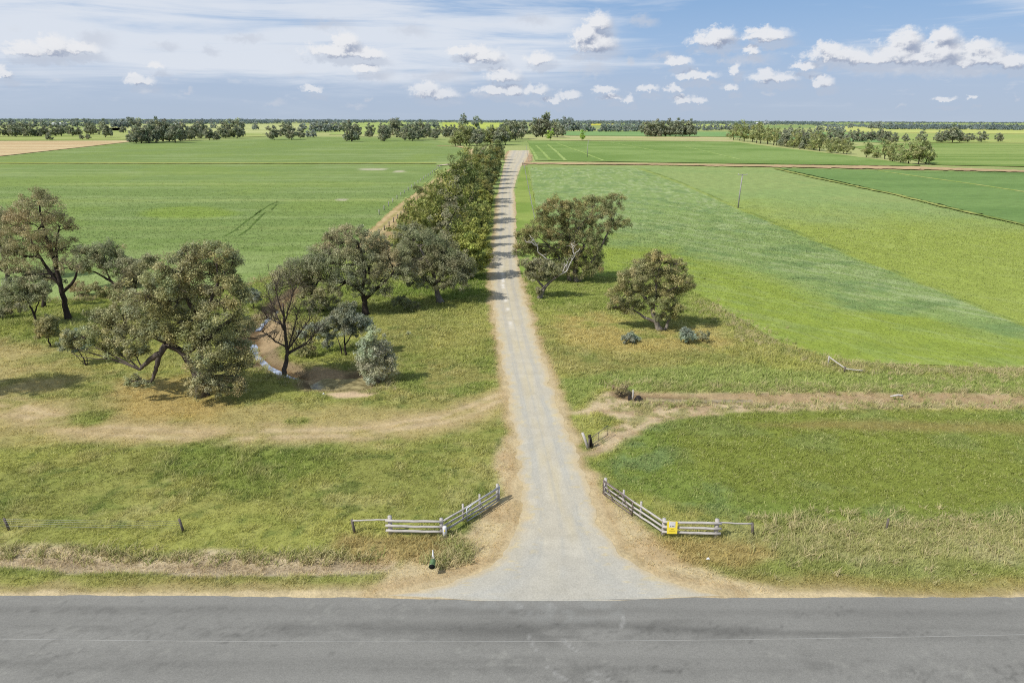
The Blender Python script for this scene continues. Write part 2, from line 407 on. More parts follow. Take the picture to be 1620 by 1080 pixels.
# ------------------------------------------------------------------ ground sheet
def graded(lo, hi, step, end, ratio=1.12):
    core = list(np.arange(lo, hi+1e-6, step)); s = step; v = hi; up = []
    while v < end: s *= ratio; v += s; up.append(v)
    return core, up
cx, ux = graded(-75, 75, .33, 30000, 1.14)
xs = np.array([-v for v in ux[::-1]]+cx+ux)
cy, uy = graded(26, 118, .27, 32000, 1.10)
ys = np.array([-300, -100, -30, 0, 10, 18, 22, 24]+cy+uy)
gx, gy = np.meshgrid(xs, ys); fx_, fy_ = gx.ravel(), gy.ravel()
gz = terrain(fx_, fy_)
gc = np.empty((len(fx_), 3))
nearm = (fy_ < 240) & (np.abs(fx_) < 200)
gc[nearm] = paint(fx_[nearm], fy_[nearm])[0]
fxx, fyy = fx_[~nearm], fy_[~nearm]
f1 = fbm(fxx*.4, fyy, 160, 3, 70); f2 = fbm(fxx*.3, fyy, 900, 3, 71)
c_ = np.tile(A(150, 166, 96), (len(fxx), 1)); c_ = blend(c_, A(180, 184, 118), sstep(.4, .65, f1)); c_ = blend(c_, A(128, 158, 92), sstep(.5, .7, f2)*.7)
gc[~nearm] = c_
me = np_mesh('ground', np.stack([fx_, fy_, gz], 1), grid_faces(len(ys), len(xs)), 4, gc, True)
tag(mobj('ground', me, MAT['ground']), kind='structure')

# ------------------------------------------------------------------ flat sheets
def sheet(name, poly, z, mat, colf, sy=2.0, sx=4.0, jitter=.5, seed=0, smooth_z=None):
    """poly: outline, one span per row; rows denser with distance like the terrain needs"""
    P_ = np.array(poly, float); y0, y1 = P_[:, 1].min(), P_[:, 1].max()
    rows = max(3, int((y1-y0)/sy)+1)
    V = []; n = None
    spans = []
    for yy in np.linspace(y0+1e-3, y1-1e-3, rows):
        xs_ = []
        for i in range(len(P_)):
            a, b = P_[i], P_[(i+1) % len(P_)]
            if (a[1] > yy) != (b[1] > yy): xs_.append(a[0]+(yy-a[1])*(b[0]-a[0])/(b[1]-a[1]))
        spans.append((yy, min(xs_), max(xs_)))
    nc = max(3, int(max(s[2]-s[1] for s in spans)/sx)+1)
    for yy, a, b in spans:
        for t in np.linspace(0, 1, nc):
            p = G(a+(b-a)*t, yy, z); V.append((p[0], p[1]))
    V = np.array(V)
    # ragged outline
    js = np.minimum(1, (np.hypot(V[:, 0], V[:, 1])/90))
    e = np.zeros((rows, nc), bool); e[0] = e[-1] = True; e[:, 0] = e[:, -1] = True; e = e.ravel()
    if jitter:
        X0, Y0_ = V[:, 0].copy(), V[:, 1].copy()
        V[:, 0] += (fbm(X0, Y0_, 2.6, 2, seed+3)-.5)*1.8*jitter; V[:, 1] += (fbm(X0, Y0_, 2.6, 2, seed+4)-.5)*1.8*jitter
    c = colf(V[:, 0], V[:, 1])
    zz = np.full(len(V), z)
    me = np_mesh(name, np.column_stack([V, zz]), grid_faces(rows, nc)[:, ::-1], 4, c, True)
    return tag(mobj(name, me, mat), kind='structure')
def strip(name, pts, width, z, mat, colf, step=None, ragged=.35, seed=0, cols=5):
    """ribbon along picture polyline laid on the ground; width in metres (scalar or list)"""
    w3 = np.array([G(a, b, z)[:2] for a, b in pts])
    seg = np.hypot(*np.diff(w3, axis=0).T); s = np.concatenate([[0], np.cumsum(seg)])
    step = step or max(.5, s[-1]/300)
    ss = np.linspace(0, s[-1], int(s[-1]/step)+2)
    X = np.interp(ss, s, w3[:, 0]); Y = np.interp(ss, s, w3[:, 1])
    wd = np.interp(ss, s, np.broadcast_to(width, len(s)))
    tx = np.gradient(X); ty = np.gradient(Y); l = np.hypot(tx, ty); nx, ny = -ty/l, tx/l
    V = []
    t = np.linspace(-1, 1, cols)
    eL = 1+(fbm(ss, ss*0, 2.5, 3, seed)-.5)*2*ragged; eR = 1+(fbm(ss, ss*0+9, 2.5, 3, seed+1)-.5)*2*ragged
    off = np.where(t[None] < 0, t[None]*eL[:, None], t[None]*eR[:, None])*wd[:, None]/2
    VX = (X[:, None]+nx[:, None]*off).ravel(); VY = (Y[:, None]+ny[:, None]*off).ravel()
    T = np.tile(t, len(ss))
    c = colf(VX, VY, T)
    me = np_mesh(name, np.column_stack([VX, VY, np.full(len(VX), z)]), grid_faces(len(ss), cols)[:, ::-1], 4, c, True)
    return tag(mobj(name, me, mat), kind='structure')
def flatc(a, b, sc=6, st=(1, 1), seed=0, lo=.35, hi=.65):
    def f(x, y, t=None):
        return warm(blend(np.tile(a, (len(x), 1)), b, sstep(lo, hi, fbm(x*st[0], y*st[1], sc, 4, seed))), .25)
    return f

# asphalt road
rx = np.arange(-90, 90.01, .16); rt = np.linspace(0, 1, 60)
top = np.array(W(ROAD_TOP)); topy = np.interp(rx, top[:, 0], top[:, 1])
edge = topy+(fbm(rx, rx*0, .8, 3, 5)-.5)*.16
RX, RT = np.meshgrid(rx, rt); RY = 21.2+(edge[None]-21.2)*RT
x, y = RX.ravel(), RY.ravel()
c = np.tile(A(143, 141, 134), (len(x), 1))
yy = y-ROADY
def band(c0, w): return np.exp(-((yy-c0)/w)**2)
nb = fbm(x*.12, y, .6, 4, 31); nb2 = fbm(x*.06, y*2.2, 1.1, 3, 32)
c = c*(1-.16*band(-.9, .35)[:, None]*nb[:, None]*1.6)
c = c*(1-.24*(band(-2.35, .45)*sstep(.3, .7, nb)*1.2)[:, None])
c = c*(1-.15*(band(-4.6, .5)*sstep(.3, .7, nb2)*1.2)[:, None])
c = c*(.94+.12*nb2[:, None])
pt_ = fbm(x*.5, y, .35, 3, 33); pt2 = fbm(x*.2, y, 1.6, 3, 34)
c = c*(1-.15*sstep(.5, .78, pt_)*sstep(.4, .65, pt2)*(.3+.7*(band(-2.35, .8)+band(-4.6, .9))))[:, None]
c = blend(c, A(166, 164, 154), sstep(.62, .8, fbm(x*.7, y, .3, 3, 35))*.35*sstep(.45, .6, pt2))
wx = np.exp(-((x-3.0)/9)**2)
c = c*(1-(.18*wx*sstep(.35, .65, nb)*band(-2.2, 1.0))[:, None])
fm = fbm(x*.8, y, .22, 3, 36); fm2 = fbm(x*.25, y, 1.0, 3, 37)
c = c*(1-.15*sstep(.52, .72, fm)*sstep(.42, .6, fm2)*np.clip(band(-2.3, .8)+.8*band(-.95, .35)+.8*band(-4.7, .7)+.15, 0, 1))[:, None]
for line in ([(700, 962), (820, 985), (880, 1020), (930, 1079)], [(760, 955), (860, 975), (940, 1020), (985, 1079)], [(1080, 955), (980, 970), (880, 1010), (820, 1079)], [(1150, 962), (1040, 985), (950, 1030), (900, 1079)]):
    d = sd_line(x, y, W(line))+(fbm(x, y, .5, 3, 79)-.5)*.3
    c = c*(1-.10*(1-sstep(.12, .32, d))*sstep(.3, .6, fm2))[:, None]
cr_ = np.abs(fbm(x*.55, y*.9, 1.5, 5, 38)-.5); c = c*(1-.22*(1-sstep(.003, .010, cr_))*sstep(.45, .6, fm2))[:, None]
# pale tyre marks carried off the gravel
for line in ([(835, 1003), (848, 1028)], [(892, 1012), (905, 1025), (920, 1032)], [(866, 1055), (880, 1066), (900, 1079)], [(940, 1062), (962, 1075)], [(868, 955), (872, 965)], [(822, 955), (824, 968)], [(985, 975), (984, 992)], [(930, 1074), (945, 1079)]):
    d = sd_line(x, y, W(line))+(fbm(x, y, .25, 3, 77)-.5)*.16
    c = blend(c, A(186, 184, 178), (1-sstep(.02, .10, d))*.38)
d = sd_poly(x, y, W([(700, 944), (1060, 944), (980, 975), (890, 985), (800, 975)]))
c = blend(c, A(160, 160, 154), (1-sstep(-.5, .6, d))*.35*sstep(.4, .7, fbm(x, y, .5, 3, 78)))
me = np_mesh('road', np.column_stack([x, y, np.full(len(x), .010)]), grid_faces(len(rt), len(rx)), 4, c, True)
tag(mobj('road', me, MAT['asphalt']), kind='structure')

# gravel lane
Yp = np.concatenate([np.linspace(238, 300, 60), np.linspace(301, 500, 130), np.linspace(502, 849, 300), np.linspace(850, 949.8, 140)])
T = np.linspace(0, 1, 41); V = []; TT = []
for yp in Yp:
    a, b = laneL(yp), laneR(yp); mid = (a+b)/2
    for t in T:
        p = G(a+(b-a)*t, yp, .02); V.append(p[:2]); TT.append(t)
V = np.array(V); TT = np.array(TT)
V[:, 0] += (fbm(V[:, 0], V[:, 1], 1.6, 3, 61)-.5)*1.1*(np.abs(TT-.5)*2)**2
x, y = V[:, 0], V[:, 1]
far_ = sstep(45, 95, y)
c = blend(np.tile(A(202, 194, 174), (len(x), 1)), A(208, 197, 170), far_*.85)
tr = np.exp(-((np.abs(TT-.5)-.23)/.09)**2)
n = fbm(x*1.6, y*.35, 1.6, 4, 62); n2 = fbm(x, y, .9, 4, 63); n3 = fbm(x, y*.5, 5, 3, 64)
c = blend(c, A(194, 190, 176), tr*.7*sstep(.3, .6, n)*(1-far_))
c = blend(c, A(198, 188, 168), tr*.6*far_)
c = blend(c, A(206, 192, 156), (1-tr)*sstep(.45, .7, n)*.5)
for t0, w0 in ((.245, .022), (.30, .018), (.70, .02), (.755, .022), (.5, .02)):
    c = blend(c, A(180, 178, 168), np.exp(-((TT-t0+(n3-.5)*.05)/w0)**2)*.5*sstep(.3, .6, n2+.1))
c = blend(c, A(207, 188, 150), sstep(.36, .48, np.abs(TT-.5)+(n2-.5)*.18)*.9*sstep(33, 36, y))
jn = 1-sstep(31.5, 37.5, y)
c = blend(c, A(190, 187, 176), jn*.8*(.5+.5*n))
c = blend(c, A(204, 192, 164), jn*sstep(.5, .7, n3)*.45)
c = blend(c, A(207, 188, 150), sstep(.42, .49, np.abs(TT-.5)+(n2-.5)*.08)*.8*jn)
pal = np.exp(-((TT-.40)/.06)**2)*sstep(78, 84, y)*(1-sstep(108, 122, y))*sstep(.45, .6, fbm(x, y, 2.2, 3, 66))
c = blend(c, A(240, 234, 222), pal*.9)
fl = fbm(x, y, .35, 2, 68); c = blend(c, A(214, 196, 150), sstep(.66, .8, fl)*.6*sstep(.12, .4, np.abs(TT-.5)))
c = c*(.9+.2*n2[:, None])
me = np_mesh('gravel_road', np.column_stack([V, np.where(y < ROADY+.02, .016, .004)]), grid_faces(len(Yp), len(T))[:, ::-1], 4, c, True)
tag(mobj('gravel_road', me, MAT['gravel']), kind='structure')

# ---- fields
def streak(x, y, ang, s_long, s_wide, seed):
    ca, sa = math.cos(ang), math.sin(ang)
    u = x*ca+y*sa; v = -x*sa+y*ca
    return fbm(u/s_long, v/s_wide, 1.0, 4, seed)
def px_line_side(x, y, pts):
    px, py = PXV(x, y); xs_ = [p[0] for p in pts]; ys_ = [p[1] for p in pts]
    return py-np.interp(px, xs_, ys_)       # >0 nearer than the line
def c_left(x, y, t=None):
    c = np.tile(A(122, 154, 84), (len(x), 1))
    a = streak(x, y, .06, 60, 5, 80); b = fbm(x, y, 30, 4, 81); n = fbm(x*.5, y, 4, 4, 82)
    c = blend(c, A(150, 174, 110), sstep(.45, .7, a)*.65)
    c = blend(c, A(130, 160, 78), sstep(.45, .7, b)*.6)
    near = 1-sstep(110, 170, y)
    c = blend(c, A(120, 154, 74), near*.5)
    c = blend(c, A(156, 178, 112), sstep(.48, .68, n)*.5*near)
    px, py = PXV(x, y)
    e = ((px-300)/75)**2+((py-337)/9)**2
    c = blend(c, A(136, 168, 54), (1-sstep(.3, 1.4, e+(b-.5)*1.4))*.5)
    for yl, w, k in ((258.5, 1.0, .8), (273, .8, .35), (291, 1.0, .6), (317, 1.6, .55), (361, 3, .3)):
        c = blend(c, A(170, 186, 112), np.exp(-((py-yl+(px-300)*.002+(n-.5)*2)/w)**2)*k*sstep(.3, .5, a+.1))
    r = sstep(0, 60, px-(700-(py-262)*1.0)+(b-.5)*60)*sstep(255, 270, py)
    c = blend(c, A(154, 184, 108), r*.7)
    nb = sstep(395, 440, py+(b-.5)*40); c = blend(c, A(150, 176, 108), nb*.8*sstep(.3, .6, n+.1))
    for (sx_, sy_, rx_, ry_) in ((632, 271.5, 9, 1.6), (541, 316, 10, 2), (590, 268, 30, 1.2)):
        c = blend(c, A(205, 195, 165), (1-sstep(.6, 1.2, ((px-sx_)/rx_)**2+((py-sy_)/ry_)**2))*.8)
    return warm(c, .3)*.94
def c_right(x, y, t=None):
    px, py = PXV(x, y)
    b = fbm(x, y, 25, 4, 91); n = streak(x, y, R(-52), 9, 1.1, 92)*.6+streak(x, y, R(-46), 3, .6, 94)*.4; n2 = fbm(x, y, 4, 4, 93)
    c = np.tile(A(146, 166, 70), (len(x), 1))
    low = px_line_side(x, y, [(830, 395), (950, 375), (1050, 385), (1150, 420), (1250, 452), (1340, 490), (1460, 510), (1620, 548)])
    diag = px_line_side(x, y, [(1000, 262), (1080, 291), (1165, 328), (1300, 385), (1440, 440), (1620, 515), (2000, 680)])
    bg = (1-sstep(-14, 14, low+(b-.5)*95+(n-.5)*45))
    c = blend(c, A(134, 163, 100), bg*.8)
    c = blend(c, A(176, 190, 140), sstep(.48, .66, n)*.6*(.35+.65*bg))
    c = blend(c, A(100, 138, 84), sstep(.52, .68, n2)*.5*(.3+.7*bg))
    # beyond the diagonal furrow
    up = 1-sstep(-5, 5, diag+(n2-.5)*10)
    c2 = np.tile(A(146, 168, 100), (len(x), 1))
    yg = sstep(-10, 25, px_line_side(x, y, [(1000, 300), (1280, 335), (1450, 345), (1620, 358), (2000, 390)])+(b-.5)*50)
    c2 = blend(c2, A(156, 172, 78), yg*.9)
    c2 = blend(c2, A(170, 184, 110), sstep(.5, .75, n)*.4)
    c2 = blend(c2, A(120, 162, 92), sstep(.5, .7, b)*.3*(1-yg))
    c = c*(1-up[:, None])+c2*up[:, None]
    c = blend(c, A(158, 172, 72), np.exp(-(diag/1.6)**2)*.5)
    c = blend(c, A(92, 120, 44), np.exp(-((diag+1.6)/.9)**2)*sstep(.4, .6, n2)*.7)
    return warm(c, .2)
FLD = [
 # name, outline, z, colour, sy, sx, jitter
 (W, [(-700, 262), (0, 248), (210, 224.5), (330, 222), (520, 217.5), (640, 219), (690, 222), (735, 236), (742, 244), (706, 262), (640, 318), (600, 352), (560, 396), (470, 424), (380, 452), (250, 462), (120, 474), (-200, 480), (-700, 500)], -.01, c_left, 1.6, 5, .6, 'field'),
 (W, [(838, 264), (1000, 263), (1230, 266.5), (1420, 308), (1620, 355), (2000, 440), (2000, 590), (1620, 583), (1330, 572), (1230, 540), (1110, 468), (1060, 440), (990, 440), (940, 436), (880, 408), (853, 360)], -.01, c_right, 1.5, 4, .5, 'field_diag'),
]
for _, poly, z, cf, sy, sx, j, mk in FLD: sheet('field', poly, z, MAT[mk], cf, sy, sx, j)
def simple(poly, a, b, seed, st=(.2, 1), sc=18, z=.25, j=1.0, sy=.8, sx=8):
    sheet('field', poly, z, MAT['field'], flatc(a, b, sc, st, seed), sy, sx, j, seed)
simple([(1235, 266.5), (1420, 270), (1620, 273), (2100, 277), (2100, 430), (1620, 354), (1420, 307)], A(100, 142, 76), A(112, 152, 84), 101)
simple([(836, 226), (834, 223), (1000, 223.5), (1160, 224), (1220, 232), (1340, 246), (1460, 261.5), (1440, 262.5), (1240, 259.5), (1000, 256), (846, 254)], A(110, 148, 72), A(132, 164, 90), 102, (.5, .5), 22)
simple([(1345, 232), (1440, 226), (2100, 230), (2100, 270), (1620, 263.5), (1480, 261)], A(112, 148, 70), A(146, 170, 94), 103, (.1, 1), 14)
simple([(-600, 225), (212, 222.6), (200, 225), (0, 247), (-600, 268)], A(204, 176, 130), A(218, 196, 150), 104, (.15, 1), 14)
simple([(-600, 208), (200, 207), (420, 212), (420, 216), (210, 221.5), (-600, 224)], A(150, 170, 90), A(176, 184, 112), 105)
simple([(160, 197.5), (480, 196), (480, 211), (420, 212), (160, 206)], A(182, 190, 122), A(196, 200, 136), 106)
simple([(560, 194), (700, 194), (700, 211), (520, 213)], A(150, 178, 96), A(176, 192, 112), 107)
simple([(700, 194), (800, 194.5), (800, 204), (700, 204)], A(176, 194, 84), A(190, 204, 100), 108)
simple([(880, 208), (1020, 208.5), (1240, 208.5), (1400, 211), (1400, 226), (1160, 217), (1160, 216), (890, 214.5)], A(112, 164, 98), A(126, 172, 104), 109)
simple([(836, 218), (890, 215), (1160, 217), (1160, 223.5), (1000, 223), (836, 222)], A(176, 182, 116), A(204, 190, 140), 110)
simple([(1290, 199), (1480, 201), (2100, 207), (2100, 214), (1460, 211), (1290, 207)], A(190, 200, 112), A(204, 204, 120), 111)
simple([(1400, 210), (2100, 215), (2100, 229), (1440, 225.5), (1400, 224)], A(150, 176, 96), A(178, 186, 108), 112)
simple([(930, 196), (972, 196), (972, 198.5), (930, 198.5)], A(214, 204, 70), A(204, 204, 90), 113, sy=.4)
simple([(1080, 196.5), (1200, 197), (1200, 201.5), (1080, 201)], A(178, 196, 104), A(190, 204, 116), 114, sy=.5)
simple([(20, 204), (200, 202), (200, 206.5), (20, 207)], A(160, 180, 104), A(170, 186, 112), 115, sy=.5)
# verge between lane and right hand field
vp = [(830, 264), (834, 264), (842, 300), (853, 360), (874, 410), (850, 430), (826, 440), (818, 400), (816.5, 350), (815.5, 300), (824, 270)]
sheet('verge', vp, -.002, MAT['field'], flatc(A(124, 156, 70), A(146, 168, 84), 8, (1, .4), 121), 1.5, 3, .4)
# tan bank and tracks
strip('dirt_bank', [(826, 258), (900, 258.5), (1000, 259), (1240, 262.5), (1450, 265.5), (1600, 270), (1750, 274)], [13, 15, 16, 20, 28, 18, 14], .3, MAT['dirt'], flatc(A(206, 176, 134), A(184, 160, 118), 4, (.4, 1), 131), ragged=.45)
strip('dirt_apron', [(818, 262), (820, 254), (820, 246), (819, 239)], [10, 17, 20, 16], .0, MAT['dirt'], flatc(A(198, 168, 130), A(178, 150, 116), 5, (1, .5), 132), ragged=.25)
def c_track(x, y, t):
    c = flatc(A(206, 182, 134), A(190, 164, 118), 3, (1, 1), 133)(x, y)
    n = fbm(x, y, 3, 3, 134)
    c = blend(c, A(150, 146, 78), np.exp(-(t/.28)**2)*.8*sstep(.3, .6, n+.1))
    return blend(c, A(156, 152, 84), sstep(.7, 1, np.abs(t)+(n-.5)*.4)*.7)
strip('dirt_track', [(575, 395), (592, 370), (640, 325), (680, 295), (710, 272), (735, 258)], [4.0, 4.2, 4.5, 4.5, 5, 6], .03, MAT['dirt'], c_track, cols=13)
strip('dirt_track', [(692, 230.5), (725, 231.5), (742, 235), (748, 240), (744, 248), (735, 256)], 6, .28, MAT['dirt'], flatc(A(212, 186, 140), A(190, 172, 118), 4, (1, 1), 135))
strip('dirt_track', [(690, 262), (715, 259.5), (730, 258)], [2, 6, 5], .3, MAT['dirt'], flatc(A(222, 208, 184), A(204, 184, 150), 4, (1, 1), 136))
strip('straw_margin', [(617, 384), (650, 345), (690, 305), (722, 272), (738, 258)], [8, 9, 8, 7, 6], .015, MAT['dirt'], flatc(A(176, 150, 108), A(150, 146, 80), 4, (1, 1), 137, .4, .7), ragged=.4)
strip('field_margin', [(-300, 258.5), (0, 257.8), (300, 258), (690, 258)], 5, .3, MAT['field'], flatc(A(158, 164, 70), A(186, 180, 96), 5, (.2, 1), 138))
strip('field_margin', [(1228, 266.5), (1290, 281), (1420, 308), (1500, 328), (1620, 355), (1800, 398)], [3, 2.4, 2, 1.8, 1.5, 1.5], .28, MAT['field'], flatc(A(172, 178, 98), A(124, 146, 70), 3, (1, 1), 139, .45, .6), ragged=.6)
strip('field_margin', [(1390, 270), (1460, 280), (1540, 291), (1620, 303), (1800, 330)], 2.2, .3, MAT['field'], flatc(A(170, 180, 104), A(140, 168, 80), 4, (1, 1), 140))
for pts in ([(355, 374), (372, 364), (388, 351), (402, 341), (414, 331)], [(378, 373), (394, 362), (404, 351), (414, 341), (420, 336)], [(404, 340), (425, 325), (440, 319)], [(430, 332), (438, 323)]):
    strip('wheel_track', pts, .55, .01, MAT['field'], flatc(A(70, 100, 40), A(88, 124, 52), 2, (1, 1), 141), ragged=.6)
for k, (a, b) in enumerate((((850, 252), (838, 232)), ((870, 253), (848, 230)), ((895, 254), (866, 228)), ((955, 254), (880, 226)), ((1170, 252), (1080, 231)), ((1045, 240), (965, 225)))):
    strip('wheel_track', [a, ((a[0]+b[0])/2+1, (a[1]+b[1])/2), b], 2.2, .3, MAT['field'], flatc(A(160, 186, 110), A(134, 170, 84), 5, (1, 1), 145+k), ragged=.7)

# water in creek and ditch
def water(name, pts, widths, z):
    w3 = np.array([G(a, b, z)[:2] for a, b in pts])
    seg = np.hypot(*np.diff(w3, axis=0).T); s = np.concatenate([[0], np.cumsum(seg)])
    ss = np.linspace(0, s[-1], int(s[-1]/.4)+2)
    X = np.interp(ss, s, w3[:, 0]); Y = np.interp(ss, s, w3[:, 1]); wd = np.interp(ss, s, widths)
    for _ in range(6):
        X[1:-1] = (X[:-2]+2*X[1:-1]+X[2:])/4; Y[1:-1] = (Y[:-2]+2*Y[1:-1]+Y[2:])/4
    wd = wd*(.75+.5*fbm(ss, ss*0+3, 1.3, 3, 150))
    tx = np.gradient(X); ty = np.gradient(Y); l = np.hypot(tx, ty); nx, ny = -ty/l, tx/l
    V = np.concatenate([np.stack([X+nx*wd, Y+ny*wd, 0*X+z], 1), np.stack([X-nx*wd, Y-ny*wd, 0*X+z], 1)])
    n = len(ss); i = np.arange(n-1)
    me = np_mesh(name, V, np.stack([i, i+n, i+n+1, i+1], 1), 4, None, True)
    return tag(mobj(name, me, MAT['water']), kind='structure')
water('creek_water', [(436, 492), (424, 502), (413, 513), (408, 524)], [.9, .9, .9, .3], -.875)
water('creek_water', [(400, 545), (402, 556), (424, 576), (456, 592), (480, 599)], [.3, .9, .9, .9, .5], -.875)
water('pond', [(500, 605), (520, 609), (545, 609), (568, 607), (580, 604)], [1.6, 2.4, 2.4, 2.4, 1.4], -.40)
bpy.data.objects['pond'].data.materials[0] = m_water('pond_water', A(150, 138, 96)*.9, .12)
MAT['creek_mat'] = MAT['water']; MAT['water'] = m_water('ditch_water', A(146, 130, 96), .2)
water('ditch_water', [(1022, 630), (1060, 632), (1100, 634), (1190, 633)], [.5, 1.0, 1.0, .5], -.355)

# ------------------------------------------------------------------ grass
def tufts(name, x, y, z, colr, h, nb, spread, wid, label, cat, mat):
    """every tuft = nb bent blades"""
    n = len(x); N = n*nb
    bx = np.repeat(x, nb)+RNG.normal(0, 1, N)*np.repeat(spread, nb); by = np.repeat(y, nb)+RNG.normal(0, 1, N)*np.repeat(spread, nb)
    bz = np.repeat(z, nb)-.03
    hh = np.repeat(h, nb)*RNG.uniform(.55, 1.25, N)
    a = RNG.uniform(0, 2*math.pi, N); lean = RNG.uniform(.35, 1.25, N)*hh
    wind = .25*hh
    tx = bx+np.cos(a)*lean+wind; ty = by+np.sin(a)*lean
    w = np.repeat(wid, nb)*RNG.uniform(.6, 1.3, N)
    pa = RNG.uniform(0, math.pi, N); dx = np.cos(pa)*w; dy = np.sin(pa)*w
    mx, my, mz = (bx*.6+tx*.4), (by*.6+ty*.4), bz+hh*.62
    V = np.empty((N, 5, 3))
    V[:, 0] = np.stack([bx-dx, by-dy, bz], 1); V[:, 1] = np.stack([bx+dx, by+dy, bz], 1)
    V[:, 2] = np.stack([mx-dx*.75, my-dy*.75, mz], 1); V[:, 3] = np.stack([mx+dx*.75, my+dy*.75, mz], 1)
    V[:, 4] = np.stack([tx, ty, bz+hh*.95], 1)
    i = np.arange(N)*5
    F = np.concatenate([np.stack([i, i+1, i+3], 1), np.stack([i, i+3, i+2], 1), np.stack([i+2, i+3, i+4], 1)])
    c = np.repeat(colr, nb, 0)*RNG.uniform(.75, 1.3, (N, 1))
    c = np.repeat(c, 5, 0)
    me = np_mesh(name, V.reshape(-1, 3), F, 3, c, True)
    return tag(mobj(name, me, mat), label, cat, None, 'stuff')
def scatter(n, ylo, yhi, power=1.0, marg=1.06):
    """random ground points inside the wedge the place spans, denser near"""
    u = RNG.uniform(0, 1, n)
    if power == 0: y = ylo+(yhi-ylo)*u
    else:  # density ~ y^-power per area
        p = 2-power
        y = (ylo**p+(yhi**p-ylo**p)*u)**(1/p) if abs(p) > 1e-6 else ylo*(yhi/ylo)**u
    x = RNG.uniform(-1, 1, n)*(y*.79+10)*marg
    return x, y
x, y = scatter(330000, ROADY+.1, 112, 1.5)
c, h, den = paint(x, y)
inf = (sd_poly(x, y, W(FLD[0][1])) < 0) | (sd_poly(x, y, W(FLD[1][1])) < 0)
clump = .35+.65*sstep(.35, .6, fbm(x, y, .9, 3, 55))
keep = (RNG.uniform(0, 1, len(x)) < den*clump) & ~inf
x, y, c, h = x[keep], y[keep], c[keep], h[keep]
z = terrain(x, y)
wet = (z < -.80) & (x < 0)
x, y, c, h, z = x[~wet], y[~wet], c[~wet], h[~wet], z[~wet]
# mix of green and straw blades
rs = RNG.uniform(0, 1, len(x))
c = np.where((rs < .14)[:, None], c*.5+cPALE*.55, c)
c = np.where((rs > .86)[:, None], c*.72, c)
gsc = np.clip(y/45, .8, 2.2)
tufts('grass', x, y, z, c*np.array((1.60, 1.58, 1.46))+.02, .80*h*(.7+.3*gsc)*RNG.uniform(.7, 1.4, len(x)), 5, .10*gsc, .018*gsc, 'green and straw coloured rough grass growing over the verges and paddocks', 'grass', MAT['grass'])
print('tufts', len(x))
# tall pale tussocks along fence lines, ditch edges
tx, ty = [], []
for pts, n, wd in (([(1110, 478), (1230, 548), (1330, 578), (1480, 590), (1720, 594)], 700, 1.3), ([(960, 606), (1100, 611), (1250, 614), (1450, 616), (1720, 620)], 420, .7), ([(1200, 835), (1400, 832), (1700, 828)], 420, .8),
                   ([(0, 866), (200, 874), (400, 878), (600, 872)], 200, .3), ([(700, 852), (735, 868), (728, 885), (690, 885)], 150, .4), ([(1230, 870), (1420, 862), (1700, 858)], 260, 1.1), ([(-150, 484), (120, 474), (250, 462), (380, 452), (470, 424), (560, 396)], 900, .9), ([(420, 500), (470, 470), (520, 455)], 160, 1.5), ([(560, 575), (620, 606), (580, 622)], 60, .6), ([(985, 640), (1040, 641), (1200, 641), (1400, 640), (1700, 644)], 240, .5), ([(1094, 632), (1102, 632)], 30, .25), ([(1330, 575), (1480, 586), (1620, 586), (1850, 592)], 420, .4), ([(395, 540), (420, 590), (470, 606)], 90, .5)):
    p = np.array(W(pts)); s = np.concatenate([[0], np.cumsum(np.hypot(*np.diff(p, axis=0).T))]); u = RNG.uniform(0, s[-1], n)
    tx.append(np.interp(u, s, p[:, 0])+RNG.normal(0, wd, n)); ty.append(np.interp(u, s, p[:, 1])+RNG.normal(0, wd, n))
x = np.concatenate(tx); y = np.concatenate(ty); z = terrain(x, y)
k = RNG.uniform(0, 1, len(x))[:, None]
c = A(206, 190, 146)*k+A(150, 158, 88)*(1-k)
tufts('tall_grass', x, y, z, c*1.35, RNG.uniform(.28, .62, len(x)), 14, np.full(len(x), .13), np.full(len(x), .022), 'tall pale seeding grass along the ditches and field edge', 'grass', MAT['grass'])
# standing crop nearest the camera
for poly, cf, n, yhi, lab in ((FLD[1][1], c_right, 95000, 250, 'low green crop leaves standing in the field right of the lane'), (FLD[0][1], c_left, 45000, 330, 'low green crop leaves standing in the field left of the lane')):
    x, y = scatter(n*3, 60, yhi, 1.3)
    k = (sd_poly(x, y, W(poly)) < -.2) & (RNG.uniform(0, 1, len(x)) > sstep(yhi*.45, yhi, y)); x, y = x[k][:n], y[k][:n]
    c = cf(x, y); rs = RNG.uniform(0, 1, len(x))
    c = np.where((rs < .2)[:, None], c*.75+cPALE*.3, c)
    sc_ = y/90
    tufts('crop', x, y, np.full(len(x), -.01), c*1.25+.02, .15*np.minimum(sc_, 1.6)*RNG.uniform(.6, 1.3, len(x)), 4, .2*np.minimum(sc_, 1.6), .03*np.minimum(sc_, 1.6), lab, 'crop', MAT['grass'])

